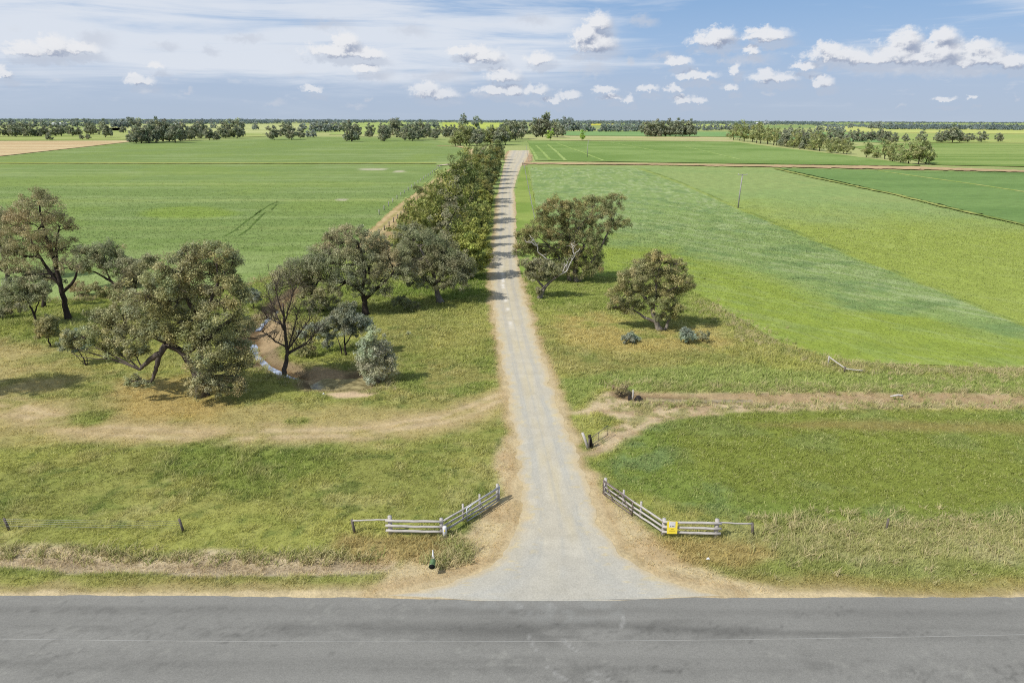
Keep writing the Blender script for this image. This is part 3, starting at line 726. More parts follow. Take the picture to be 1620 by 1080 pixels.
# ------------------------------------------------------------------ tubes
class Tubes:
    def __init__(s): s.v = []; s.f = []; s.n = 0
    def add(s, pts, rad, sides=6):
        pts = np.asarray(pts, float); rad = np.broadcast_to(np.asarray(rad, float), len(pts))
        t = np.gradient(pts, axis=0); t /= np.linalg.norm(t, axis=1)[:, None]+1e-9
        up = np.where(np.abs(t[:, 2:3]) > .9, np.array([[1., 0, 0]]), np.array([[0, 0, 1.]]))
        if (np.abs(t[:, 2]) > .9).any() and (np.abs(t[:, 2]) <= .9).any(): up = np.tile(np.array([[.37, .92, .11]]), (len(pts), 1))
        a = np.cross(t, up); a /= np.linalg.norm(a, axis=1)[:, None]+1e-9
        b = np.cross(t, a)
        ang = np.arange(sides)*2*math.pi/sides
        ring = pts[:, None]+rad[:, None, None]*(a[:, None]*np.cos(ang)[None, :, None]+b[:, None]*np.sin(ang)[None, :, None])
        s.v.append(ring.reshape(-1, 3)); n = len(pts)
        i = np.arange(n-1)[:, None]*sides; j = np.arange(sides)[None]; j2 = (j+1) % sides
        q = np.stack([i+j, i+j2, i+sides+j2, i+sides+j], -1).reshape(-1, 4)+s.n
        s.f += [tuple(r) for r in q]
        s.f.append(tuple(s.n+k for k in range(sides))[::-1]); s.f.append(tuple(s.n+(n-1)*sides+k for k in range(sides)))
        s.n += n*sides
    def box(s, c, d, rot=None):
        c = np.asarray(c, float); d = np.asarray(d, float)/2
        p = np.array([(i, j, k) for i in (-1, 1) for j in (-1, 1) for k in (-1, 1)])*d
        if rot is not None: p = p @ np.array(rot).T
        s.v.append(p+c)
        s.f += [tuple(s.n+k for k in q) for q in ((0, 1, 3, 2), (4, 6, 7, 5), (0, 4, 5, 1), (2, 3, 7, 6), (0, 2, 6, 4), (1, 5, 7, 3))]
        s.n += 8
    def build(s, name, mat, parent=None, org=(0, 0, 0), smooth=True):
        me = bpy.data.meshes.new(name)
        me.from_pydata((np.concatenate(s.v)-np.asarray(org)).tolist(), [], s.f)
        if smooth: me.polygons.foreach_set('use_smooth', [True]*len(me.polygons))
        me.update()
        return mobj(name, me, mat, parent)
def bez(p0, p1, p2, n):
    t = np.linspace(0, 1, n)[:, None]
    return (1-t)**2*p0+2*t*(1-t)*p1+t*t*p2

# ------------------------------------------------------------------ trees
def leaf_mesh(name, cen, crad, per, size, pal, rng, droop=.3, org=(0, 0, 0), flat=.85):
    """cen (n,3) clump centres, crad (n) radii, per leaves each"""
    n = len(cen); N = n*per
    d = rng.normal(0, 1, (N, 3)); d /= np.linalg.norm(d, axis=1)[:, None]
    r = rng.uniform(0, 1, N)**.45
    p = np.repeat(cen, per, 0)+d*(r*np.repeat(crad, per))[:, None]*np.array([1, 1, flat])
    # leaf axis : outward with droop
    ax = d*.5+rng.normal(0, .6, (N, 3)); ax[:, 2] -= droop; ax /= np.linalg.norm(ax, axis=1)[:, None]+1e-9
    nr = rng.normal(0, .42, (N, 3)); nr[:, 2] += .5; nr += d*.75
    sd = np.cross(ax, nr); sd /= np.linalg.norm(sd, axis=1)[:, None]+1e-9
    L = size*rng.uniform(.45, 1.6, N)[:, None]; Wd = L*rng.uniform(.26, .5, N)[:, None]
    V = np.stack([p-ax*L*.5, p+sd*Wd*.5, p+ax*L*.5, p-sd*Wd*.5], 1)
    F = np.arange(N*4).reshape(-1, 4)
    pal = np.asarray(pal)
    k = rng.integers(0, len(pal), n); cc = np.repeat(pal[k], per, 0)
    k2 = rng.integers(0, len(pal), N); cc = cc*.6+pal[k2]*.4
    tint = 1+.16*np.stack([fbm(cen[:, 0]+cen[:, 1], cen[:, 2], 1.8, 2, 7)-.5, 0*cen[:, 0], fbm(cen[:, 0]-cen[:, 1], cen[:, 2], 1.8, 2, 9)-.5], 1)*2
    cc = cc*np.repeat(rng.uniform(.72, 1.25, n), per)[:, None]*np.repeat(tint, per, 0)*rng.uniform(.75, 1.25, N)[:, None]
    return np_mesh(name, V.reshape(-1, 3)-np.asarray(org), F, 4, np.repeat(cc, 4, 0), False)
KL = 2.4
def PAL(*cs): return [A(*c)*KL*np.array((1.025, 1.0, .92)) for c in cs]
P_OLIVE = PAL((122, 120, 82), (138, 134, 96), (106, 108, 72), (152, 146, 108), (116, 120, 86))
P_GREY = PAL((120, 120, 94), (138, 136, 110), (104, 106, 80), (128, 128, 100))
P_BROWN = PAL((134, 126, 98), (148, 138, 110), (118, 114, 86), (122, 120, 86))
P_RUST = PAL((124, 114, 80), (138, 122, 88), (106, 108, 68), (116, 116, 72), (100, 104, 66))
P_DARK = PAL((106, 109, 82), (122, 124, 98), (92, 96, 70), (112, 115, 82))
P_BLUE = PAL((112, 121, 108), (126, 134, 122), (98, 108, 92), (136, 142, 124))
P_PALE = PAL((144, 146, 126), (158, 160, 140), (126, 130, 106), (140, 144, 114))
P_ALLEY = PAL((116, 126, 70), (130, 140, 80), (100, 112, 58), (138, 142, 86))
P_ALLEYD = PAL((98, 110, 64), (112, 122, 74), (86, 98, 54), (122, 128, 82))
P_ALLEYB = PAL((110, 118, 78), (100, 110, 68), (120, 124, 86), (106, 114, 72))

def wig(p0, p1, rng, k=.12, n=5, sag=0.0):
    p0 = np.asarray(p0); p1 = np.asarray(p1); L = np.linalg.norm(p1-p0)
    m = (p0+p1)/2+rng.normal(0, k*L, 3); m[2] += sag*L
    return bez(p0, m, p1, n)
def hero(name, label, cat, base, trunks, lobes, pal, bark, r0=.3, leaf=.2, per=110, cden=1.0, crad=.62, dead=(), seed=1, group=None, twigs=True, droop=.3, part_label=None, hollow=.35):
    rng = np.random.default_rng(seed)
    B = G(*base, z=-.1); Yb = B[1]; D = depth(B); m_px = D/FPX
    root = empty(name, B, label, cat, group)
    tb = Tubes(); nodes = []; nrad = []
    for ti, tr in enumerate(trunks):
        pts = []
        for k, q in enumerate(tr):
            dy = q[2] if len(q) > 2 else 0
            pts.append(AT(q[0], q[1], Yb+dy) if (k or ti) else AT(q[0], q[1], Yb))
        pts = np.array(pts)
        # resample smooth
        s = np.linspace(0, len(pts)-1, (len(pts)-1)*4+1); i = np.arange(len(pts))
        P_ = np.stack([np.interp(s, i, pts[:, a]) for a in range(3)], 1)
        for _ in range(2):
            P_[1:-1] = (P_[:-2]+2*P_[1:-1]+P_[2:])/4
        ra = r0*(1 if ti == 0 else .62); rr = np.linspace(ra, ra*.42, len(P_))
        if ti == 0: P_[0, 2] = min(P_[0, 2], B[2])-.1; rr[0] *= 1.5; rr[1] *= 1.15
        P_[1:] += rng.normal(0, .03, P_[1:].shape)
        tb.add(P_, rr, 8)
        nodes += list(P_[len(P_)//2:]); nrad += list(rr[len(P_)//2:])
    nodes = np.array(nodes); nrad = np.array(nrad)
    C, CR = [], []
    for (lx, ly, rx_, ry_, *dy) in lobes:
        dy = (dy[0] if dy else 0)+rng.normal(0, .35)
        c = AT(lx, ly, Yb+dy); a = rx_*m_px*1.1; b = ry_*m_px*1.22; dpt = (a+b)/2*.95
        nc_ = max(4, int(cden*11*(a*b+.35*dpt*(a+b)/2)**.9/ (crad/.62)**2))
        # limb from nearest trunk node
        dist = np.linalg.norm(nodes-c, axis=1)+np.maximum(0, nodes[:, 2]-c[2])*1.2
        j = int(np.argmin(dist)); tip = c-np.array([0, 0, b*.25])
        L = np.linalg.norm(tip-nodes[j]); rl = min(nrad[j]*.8, .035+.035*a+.006*L)
        path = wig(nodes[j], tip, rng, .13, 7, .05)
        tb.add(path, np.linspace(rl, rl*.45, 7), 6)
        sub = [path[-1], path[-2], path[-3]]; srad = [rl*.45]*3
        for q in range(3 if a > 1.0 else 1):
            e = c+rng.normal(0, .42, 3)*np.array([a, dpt, b]); q0 = path[3+q % 3]
            w = wig(q0, e, rng, .16, 5, .04); tb.add(w, np.linspace(rl*.5, rl*.22, 5), 5)
            sub += [w[-1], w[2]]; srad += [rl*.22, rl*.3]
        sub = np.array(sub)
        u = rng.normal(0, 1, (nc_, 3)); u /= np.linalg.norm(u, axis=1)[:, None]
        u[:, 2] = np.where(u[:, 2] < -.75, -u[:, 2]*.6, u[:, 2])
        rr = rng.uniform(hollow, 1, nc_)**.7
        rr = np.where(rng.uniform(0, 1, nc_) < .16, rr*rng.uniform(1.0, 1.35, nc_), rr)
        pos = c+u*rr[:, None]*np.array([a, dpt, b])
        C.append(pos); CR.append(crad*rng.uniform(.6, 1.25, nc_)*min(1, .45+.4*min(a, b)))
        if twigs:
            for p in pos[::2 if nc_ > 24 else 1]:
                j = int(np.argmin(np.linalg.norm(sub-p, axis=1)))
                tb.add(wig(sub[j], p, rng, .15, 4, .03), np.linspace(min(.035, srad[j]), .008, 4), 4)
    for dd in dead:
        pts = np.array([AT(q[0], q[1], Yb+(q[2] if len(q) > 2 else -1.0)) for q in dd])
        s = np.linspace(0, len(pts)-1, (len(pts)-1)*3+1); i = np.arange(len(pts))
        P_ = np.stack([np.interp(s, i, pts[:, a]) for a in range(3)], 1); P_ += rng.normal(0, .05, P_.shape)
        t2 = Tubes(); t2.add(P_, np.linspace(.10, .035, len(P_)), 6)
        for q in range(7):
            k0 = rng.integers(2, len(P_)); e = P_[k0]+np.array([rng.normal(0, .5), rng.normal(0, .3), rng.uniform(.1, .9)])
            w = wig(P_[k0], e, rng, .18, 5); t2.add(w, np.linspace(.032, .010, 5), 4)
            t2.add(wig(w[2], w[2]+rng.normal(0, .3, 3)+np.array([0, 0, .2]), rng, .1, 3), np.linspace(.016, .006, 3), 3)
        t2.build('dead_limb', MAT['dead_wood'], root, B)['label'] = 'bleached bare limb'
    tb.build('trunk', MAT[bark], root, B)
    if C:
        C = np.concatenate(C); CR = np.concatenate(CR)
        me = leaf_mesh('crown', C, CR, int(per*1.45), leaf*.94, pal, rng, droop, B)
        mobj('crown', me, MAT['leaf'], root)
    return root

hero('gum_tree', 'tall slender gum with dark trunk and wispy brownish crown at left', 'tree', (110, 508),
     [[(109, 508), (101, 474), (93, 440), (86, 412), (78, 380)], [(97, 455), (78, 428), (60, 402), (48, 378)], [(86, 412), (74, 380), (66, 350), (62, 325)], [(90, 425), (88, 395), (92, 365)], [(99, 462), (118, 445), (122, 428)]],
     [(62, 316, 22, 16), (38, 336, 24, 20, 1), (82, 332, 18, 20, -1), (20, 352, 18, 16, 1), (28, 375, 24, 20, .5), (58, 358, 28, 22, -1), (95, 352, 14, 14, 1), (45, 402, 32, 20, -.5), (20, 408, 18, 16), (98, 392, 26, 15), (70, 435, 22, 11, 1), (35, 432, 22, 12), (112, 358, 9, 8), (105, 420, 22, 10, -1), (72, 385, 24, 16, .5)],
     P_BROWN, 'bark_dark', .36, .17, 75, .75, .6, seed=3, droop=.5)
hero('gum_tree', 'gum tree cut by the left edge of the photo, dark leaning stem', 'tree', (14, 446),
     [[(14, 446), (9, 420), (2, 395), (-6, 370)], [(11, 430), (2, 428), (-8, 415)]],
     [(-4, 345, 18, 14), (-22, 350, 22, 22), (-20, 385, 26, 22), (0, 375, 14, 14), (2, 415, 12, 8), (-15, 420, 16, 10)], P_BROWN, 'bark_dark', .3, .2, 80, .9, .65, seed=4)
hero('gum_tree', 'spreading dark brown tree with leaning stem right of the tall slender gum', 'tree', (188, 455),
     [[(188, 455), (176, 445), (163, 437), (150, 430)], [(176, 445), (168, 428), (166, 415)], [(186, 452), (195, 440), (205, 428)]],
     [(138, 402, 20, 12), (165, 396, 24, 12, 1), (150, 418, 24, 12), (178, 408, 22, 14), (200, 418, 22, 12), (218, 426, 14, 10), (185, 428, 20, 12, -1), (132, 425, 12, 10)], P_GREY[:3]+P_BROWN[:1], 'bark_dark', .26, .2, 85, .95, .62, seed=5)
hero('shrub', 'low olive shrub under the spreading dark brown tree', 'shrub', (158, 470), [[(158, 470), (156, 458)]], [(150, 458, 16, 8), (172, 462, 16, 8)], P_OLIVE, 'bark_dark', .08, .2, 70, .7, .5, seed=6)
hero('gum_tree', 'small grey tree with bent stem left of the tall gum trunk', 'tree', (60, 517),
     [[(59, 517), (54, 497), (47, 480), (38, 468)], [(54, 497), (60, 482), (64, 472)]],
     [(22, 455, 22, 13), (46, 448, 22, 14), (60, 466, 15, 12), (14, 476, 16, 11), (36, 472, 20, 12), (5, 460, 12, 10), (70, 455, 12, 10)], P_GREY, 'bark_dark', .16, .17, 80, .85, .52, seed=7)
hero('gum_tree', 'dark stemmed tree standing behind the small grey tree at left', 'tree', (70, 486),
     [[(70, 486), (70, 465), (73, 448), (78, 436)]], [(78, 430, 22, 10), (95, 440, 14, 8), (60, 440, 14, 8)], P_DARK, 'bark_dark', .25, .18, 70, .7, .55, seed=8)
hero('gum_tree', 'small round olive tree left of the huge spreading gum', 'tree', (81, 549),
     [[(81, 549), (77, 540), (75, 530)]], [(74, 516, 17, 13), (66, 527, 12, 9), (82, 524, 12, 11), (78, 505, 11, 7)], P_OLIVE, 'bark_dark', .10, .15, 90, 1.1, .42, seed=9)
hero('gum_tree', 'thin blue grey sapling with several stems beside the huge spreading gum', 'tree', (137, 578),
     [[(137, 578), (130, 563), (121, 548)], [(139, 577), (136, 560), (133, 545)], [(137, 578), (124, 566), (112, 552)]],
     [(115, 537, 17, 12), (103, 547, 12, 9), (130, 527, 13, 9), (122, 552, 12, 7), (137, 540, 9, 10)], P_BLUE, 'bark_dark', .07, .15, 75, 1.0, .42, seed=10)
hero('gum_tree', 'huge spreading olive gum with twisted limbs and drooping left branch', 'tree', (322, 626),
     [[(320, 626), (314, 600), (303, 575), (288, 556), (262, 545, -.5)], [(310, 590), (318, 550), (322, 510), (333, 475), (345, 445)], [(288, 556), (262, 540), (230, 528), (200, 520)], [(262, 546, -.8), (252, 560, -1.2), (248, 582, -1.3), (240, 603, -1.4)], [(318, 545), (345, 520), (368, 505), (382, 490)], [(322, 515), (300, 480), (282, 450)], [(252, 560, -1.2), (235, 570, -1.2), (220, 585, -1.2)]],
     [(300, 402, 26, 13), (338, 398, 34, 14), (366, 416, 15, 15, 1), (282, 425, 28, 16, -1), (330, 428, 40, 18, 1), (358, 452, 30, 18), (255, 450, 36, 20, -1), (300, 465, 44, 22, 1), (384, 462, 16, 14), (236, 478, 34, 18, -.5), (350, 492, 38, 20, -1), (280, 505, 46, 20), (195, 500, 30, 16), (165, 522, 26, 16, .5), (150, 545, 16, 12, .5), (205, 535, 34, 18, -1), (322, 532, 44, 22), (378, 520, 20, 18, .5), (250, 525, 32, 14, -1), (366, 552, 30, 20), (325, 570, 26, 16, -1.5), (350, 588, 34, 18, -1), (330, 612, 30, 14, -1.6), (365, 610, 24, 12, -1), (215, 560, 20, 10, -1), (212, 600, 15, 8, -1.3), (232, 606, 9, 6, -1.4), (180, 555, 18, 10, -.5), (122, 533, 24, 13, .5), (108, 546, 14, 9, .5), (160, 500, 22, 12), (205, 475, 24, 13, 1), (385, 575, 18, 14, 0)],
     P_OLIVE+P_PALE[2:3], 'bark_mid', .48, .17, 100, .95, .56, seed=11)
hero('gum_tree', 'brownish tree half hidden behind the upper left of the huge gum', 'tree', (212, 482),
     [[(212, 482), (212, 462), (216, 446)]], [(228, 425, 18, 13), (208, 440, 18, 12), (195, 455, 14, 10), (222, 448, 18, 12), (240, 412, 12, 10)], P_BROWN, 'bark_dark', .22, .18, 85, 1.0, .58, seed=12)
hero('gum_tree', 'small round dark tree on the creek bank right of the huge gum', 'tree', (402, 489),
     [[(402, 489), (400, 480), (398, 472)]], [(397, 466, 11, 9), (404, 471, 9, 8), (393, 473, 8, 6)], P_BLUE[:3]+P_DARK[:2], 'bark_dark', .07, .15, 90, 1.2, .4, seed=13)
hero('gum_tree', 'tall gum beyond the left edge casting a shadow on the clearing', 'tree', (-190, 642),
     [[(-190, 642), (-188, 590), (-192, 530), (-196, 480)]], [(-200, 440, 55, 30), (-160, 470, 40, 28), (-240, 475, 40, 28), (-195, 490, 50, 28)], P_OLIVE, 'bark_dark', .35, .2, 80, .8, .6, seed=31)
for k_, ((bx_, by_), lbl_, lob_, pal_) in enumerate((
  ((486, 566), 'small olive sapling between the bare tree and the dark blue green tree', [(485, 548, 12, 10), (478, 556, 9, 7), (494, 555, 8, 7)], P_OLIVE),
  ((392, 528), 'brown twiggy thicket on the left creek bank', [(390, 514, 14, 10), (404, 508, 10, 7), (380, 520, 9, 7)], P_BROWN),
  ((512, 492), 'grey undergrowth shrub below the left of the broad gum', [(505, 476, 18, 10), (525, 480, 14, 9), (490, 482, 12, 8)], P_GREY),
  ((640, 492), 'low grey green shrub between broad gum and rounded gum', [(636, 478, 15, 10), (650, 482, 12, 8)], P_DARK),
  ((492, 534), 'dusty blue green shrub right behind the bare tree', [(490, 520, 12, 8), (505, 524, 12, 9), (478, 528, 9, 7)], P_BLUE),
  ((250, 500), 'shaded shrub at the field edge behind the huge gum', [(250, 470, 20, 12), (270, 478, 16, 10), (232, 480, 14, 9)], P_DARK),
  ((118, 470), 'hazy brown shrub right of the tall gum trunk', [(122, 455, 14, 9), (134, 462, 12, 8)], P_BROWN),
  ((20, 505), 'grey scrub bush under the left edge trees', [(20, 490, 20, 9), (2, 494, 14, 8)], P_GREY),
  ((646, 532), 'tiny pale bush alone in grass near the lane', [(645, 528, 6, 4)], P_PALE),
 )):
    hero('shrub', lbl_, 'shrub', (bx_, by_), [[(bx_, by_), (bx_-1, by_-8)]], lob_, pal_, 'bark_dark', .06, .15, 75, .9, .45, seed=60+k_)
# bare tree
def bare():
    rng = np.random.default_rng(14)
    B = G(450, 592, -.1); Yb = B[1]
    root = empty('bare_tree', B, 'bare dark tree without leaves standing in the creek bed', 'tree')
    tb = Tubes()
    def seg(pts, r0, r1, n=4, s=6):
        P0 = np.array([AT(q[0], q[1], Yb+(q[2] if len(q) > 2 else 0)) for q in pts])
        u = np.linspace(0, len(P0)-1, (len(P0)-1)*n+1); i = np.arange(len(P0))
        P_ = np.stack([np.interp(u, i, P0[:, a]) for a in range(3)], 1)
        P_[1:-1] = (P_[:-2]+2*P_[1:-1]+P_[2:])/4; P_[1:] += rng.normal(0, .025, P_[1:].shape)
        tb.add(P_, np.linspace(r0, r1, len(P_)), s); return P_
    seg([(449, 594), (452, 575), (455, 560), (452, 535), (449, 505), (448, 480)], .26, .07)
    mains = [[(454, 556), (468, 535, .5), (482, 515, .8), (497, 498, 1)], [(455, 553), (464, 525, -.4), (470, 500, -.8), (478, 475, -1)], [(451, 525), (438, 500, .4), (428, 478, .6), (424, 462, .8)], [(450, 510), (457, 485, -.5), (463, 465, -.7), (470, 452, -.9)], [(452, 548), (436, 540, -.6), (422, 528, -1), (412, 524, -1.1)], [(454, 558), (475, 548, -.8), (492, 536, -1.2), (505, 520, -1.4)], [(449, 500), (441, 480, -.4), (437, 462, -.6), (436, 450, -.7)], [(456, 560), (470, 552, 1), (485, 545, 1.4), (497, 540, 1.6)], [(449, 515), (440, 510, .8), (430, 505, 1.3), (420, 503, 1.6)]]
    for mn in mains:
        P_ = seg(mn, .10, .022)
        for k in range(20):
            j = rng.integers(2, len(P_)); q = P_[j]
            e = q+np.array([rng.normal(0, .7), rng.normal(0, .7), abs(rng.normal(1.1, .5))])
            w = wig(q, e, rng, .1, 5); tb.add(w, np.linspace(.03, .010, 5), 4)
            for m in range(3):
                e2 = w[2+m % 3]+np.array([rng.normal(0, .3), rng.normal(0, .3), abs(rng.normal(.55, .25))]); tb.add(wig(w[2+m % 3], e2, rng, .1, 3), np.linspace(.015, .007, 3), 3)
    tb.build('trunk', MAT['bark_mid'], root, B)
    C = np.array([AT(a, b, Yb+rng.normal(0, .5)) for a, b in ((498, 480), (506, 488), (490, 492), (512, 478), (484, 478), (500, 497), (424, 536), (440, 538))])
    mobj('crown', leaf_mesh('crown', C, np.full(len(C), .5), 45, .13, P_GREY, rng, .3, B), MAT['leaf'], root)
bare()
hero('gum_tree', 'broad grey brown gum with wide layered crown beyond the bare tree', 'tree', (580, 498),
     [[(579, 498), (577, 478), (571, 458), (563, 440)], [(576, 474), (594, 458), (610, 445), (622, 430)], [(571, 458), (548, 446), (525, 440)], [(572, 462), (578, 430), (572, 400, 1), (565, 382, 1.5)], [(548, 446), (520, 445), (490, 440)]],
     [(550, 368, 32, 11, 2), (585, 378, 26, 12, 2), (525, 380, 18, 10, 2), (602, 392, 20, 10, 2), (560, 390, 34, 12, 1), (520, 400, 34, 12, 0), (590, 405, 30, 12, .5), (470, 428, 32, 16, -1), (505, 418, 34, 17, -.5), (545, 415, 36, 16), (585, 420, 34, 18), (622, 418, 24, 18, 1), (634, 402, 14, 12, 1), (645, 430, 18, 14, 1), (438, 455, 16, 10, -1), (480, 452, 26, 12, -1), (575, 458, 24, 9, -1), (450, 442, 20, 12, -1), (500, 440, 36, 16, -1), (545, 440, 34, 14, -1), (600, 440, 24, 12, -.6), (525, 460, 22, 9, -1.4), (490, 465, 20, 10, -1.6), (610, 462, 12, 10, -1)],
     P_GREY, 'bark_dark', .42, .17, 85, .9, .6, seed=15)
hero('gum_tree', 'rounded grey green gum with forked trunk beside the lane at left', 'tree', (697, 479),
     [[(697, 479), (692, 465), (689, 450), (686, 432)], [(690, 455), (672, 440), (655, 425)], [(689, 448), (704, 430), (716, 415)], [(687, 436), (676, 412), (664, 392)]],
     [(648, 368, 20, 13, 1), (672, 382, 30, 16, 1), (645, 398, 20, 15), (700, 398, 28, 18, .5), (680, 415, 34, 20), (712, 425, 28, 18), (655, 425, 26, 16), (732, 412, 18, 14, .5), (740, 432, 13, 11), (668, 445, 24, 10, -1), (725, 445, 18, 10, -1), (706, 452, 14, 9, -1)],
     P_DARK+P_GREY[1:2], 'bark_grey', .46, .17, 100, 1.05, .58, seed=16)
hero('gum_tree', 'small dark blue green tree with thin stem between bare tree and lane', 'tree', (547, 562),
     [[(547, 562), (546, 545), (544, 528)], [(541, 560), (538, 545), (532, 530)], [(546, 545), (556, 530), (564, 522)]],
     [(545, 498, 24, 12), (525, 512, 18, 12), (562, 512, 22, 13), (545, 520, 26, 12), (580, 515, 14, 10), (552, 487, 14, 8), (512, 522, 10, 10)], P_BLUE[:3]+P_DARK[:2], 'bark_dark', .12, .15, 95, 1.1, .48, seed=17)
hero('shrub', 'small blue green sapling left of the dark blue green tree', 'shrub', (523, 557), [[(523, 557), (521, 545)]], [(520, 540, 9, 8), (524, 532, 7, 6), (516, 546, 6, 5)], P_BLUE, 'bark_dark', .05, .13, 70, 1.0, .36, seed=18)
hero('shrub', 'pale silver grey tall bush at the edge of the muddy pond', 'shrub', (598, 606),
     [[(598, 606), (596, 585), (592, 560), (590, 540)], [(600, 604), (608, 585), (612, 565)], [(596, 604), (585, 585), (578, 565)]],
     [(590, 528, 12, 11), (582, 548, 16, 14), (604, 550, 16, 15), (594, 565, 26, 16), (615, 572, 12, 14), (576, 572, 11, 14), (596, 586, 24, 14), (588, 600, 16, 8)], P_PALE, 'bark_grey', .09, .15, 75, 1.0, .44, seed=19)
hero('gum_tree', 'large rusty brown gum with several stems right of the lane', 'tree', (908, 446),
     [[(912, 446), (908, 425), (914, 405), (925, 388)], [(904, 446), (894, 425), (884, 405), (868, 388)], [(899, 446), (900, 418), (904, 385), (896, 355)], [(916, 446), (932, 420), (950, 392), (966, 360)], [(904, 385), (915, 360), (935, 340)]],
     [(880, 326, 26, 14), (862, 345, 18, 12), (905, 335, 24, 16, 1), (940, 322, 26, 12, 1), (968, 318, 20, 10, 1), (955, 340, 26, 13), (984, 352, 14, 9), (915, 358, 28, 16, .5), (962, 362, 20, 10), (880, 358, 24, 15), (850, 368, 26, 15, -1), (828, 380, 17, 14, -1), (820, 395, 10, 10, -1), (842, 395, 18, 12, -1), (885, 385, 30, 16), (925, 385, 28, 16), (865, 408, 24, 14), (905, 408, 32, 16), (938, 405, 18, 14), (925, 426, 26, 12), (890, 428, 22, 10), (945, 422, 10, 8), (955, 382, 8, 5)],
     P_RUST[:1]+P_OLIVE[:3]+P_RUST[2:], 'bark_grey', .42, .18, 95, .72, .56, seed=20, dead=([(868, 412, -3), (852, 400, -3), (850, 388, -3.2), (838, 372, -3.2)], [(850, 390, -3.2), (842, 384, -3.4), (832, 384, -3.5)]))
hero('gum_tree', 'low leaning gum with bleached dead limb at the lane edge', 'tree', (853, 472),
     [[(853, 472), (861, 456), (872, 444), (886, 434)], [(861, 456), (852, 445), (845, 436)]],
     [(835, 418, 12, 7), (852, 420, 20, 10), (872, 426, 18, 10), (845, 434, 16, 9), (866, 440, 14, 7), (853, 462, 5, 7, -.6)], P_GREY+P_OLIVE[:1], 'bark_grey', .3, .17, 95, 1.15, .5, seed=21,
     dead=([(884, 436, -.4), (897, 428, -.6), (903, 415, -.8), (910, 402, -1), (917, 394, -1)], [(909, 404, -1), (907, 395, -1), (904, 387, -1)], [(890, 432, -.5), (894, 422, -.6), (899, 414, -.6)]))
hero('gum_tree', 'lone rounded olive brown gum in the dry grass right of lane', 'tree', (1046, 522),
     [[(1044, 522), (1037, 508), (1032, 490), (1036, 465), (1040, 442)], [(1052, 522), (1058, 508), (1064, 496)], [(1038, 510), (1020, 502), (1005, 492)], [(1034, 475), (1052, 462), (1068, 455)], [(1033, 485), (1015, 465), (1005, 450)]],
     [(1045, 410, 24, 11), (1022, 420, 22, 12), (1068, 422, 20, 12), (1002, 440, 22, 14), (1040, 438, 30, 15), (1075, 445, 20, 13), (1088, 456, 11, 9), (985, 465, 20, 13), (1015, 462, 26, 14), (1055, 466, 26, 14), (976, 483, 16, 10), (1002, 485, 22, 12), (1040, 482, 20, 10, -.8), (1072, 488, 17, 9), (1055, 500, 18, 8, -.6)],
     P_OLIVE+P_RUST[2:3], 'bark_grey', .36, .16, 105, .95, .52, seed=22)
hero('shrub', 'small blue grey bush in dry grass below the lone gum', 'shrub', (998, 544), [[(998, 544), (998, 538)]], [(992, 537, 9, 6), (1004, 537, 9, 6), (998, 531, 8, 5)], P_BLUE, 'bark_dark', .05, .13, 90, 1.2, .4, seed=23)
hero('shrub', 'upright blue green bush right of the lone gum', 'shrub', (1089, 543), [[(1089, 543), (1088, 533)]], [(1086, 525, 9, 7), (1093, 533, 9, 7), (1082, 534, 7, 6)], P_BLUE, 'bark_dark', .05, .13, 90, 1.2, .4, seed=24)
hero('shrub', 'greyish twiggy bush beside the upright blue green bush', 'shrub', (1111, 540), [[(1111, 540), (1111, 533)]], [(1107, 531, 8, 6), (1116, 532, 7, 6)], P_GREY, 'bark_dark', .05, .13, 60, 1.0, .36, seed=25)
hero('shrub', 'dry brown twiggy bush at the head of the ditch', 'shrub', (982, 626), [[(982, 626), (982, 620)]], [(976, 617, 9, 6), (988, 615, 9, 6)], P_BROWN+[A(190, 170, 140)], 'bark_dark', .05, .13, 60, 1.0, .36, seed=26)
hero('shrub', 'olive shrub on the straw strip left of the tree row', 'shrub', (663, 313), [[(663, 313), (663, 304)]], [(660, 300, 7, 5), (668, 304, 7, 5)], P_ALLEYB, 'bark_dark', .1, .35, 70, 1.0, .9, seed=27)
hero('shrub', 'small dark shrub beside the dirt track left of tree row', 'shrub', (645, 337), [[(645, 337), (644, 328)]], [(643, 324, 5, 5), (647, 330, 4, 4)], P_ALLEYB, 'bark_dark', .1, .3, 70, 1.0, .7, seed=28)

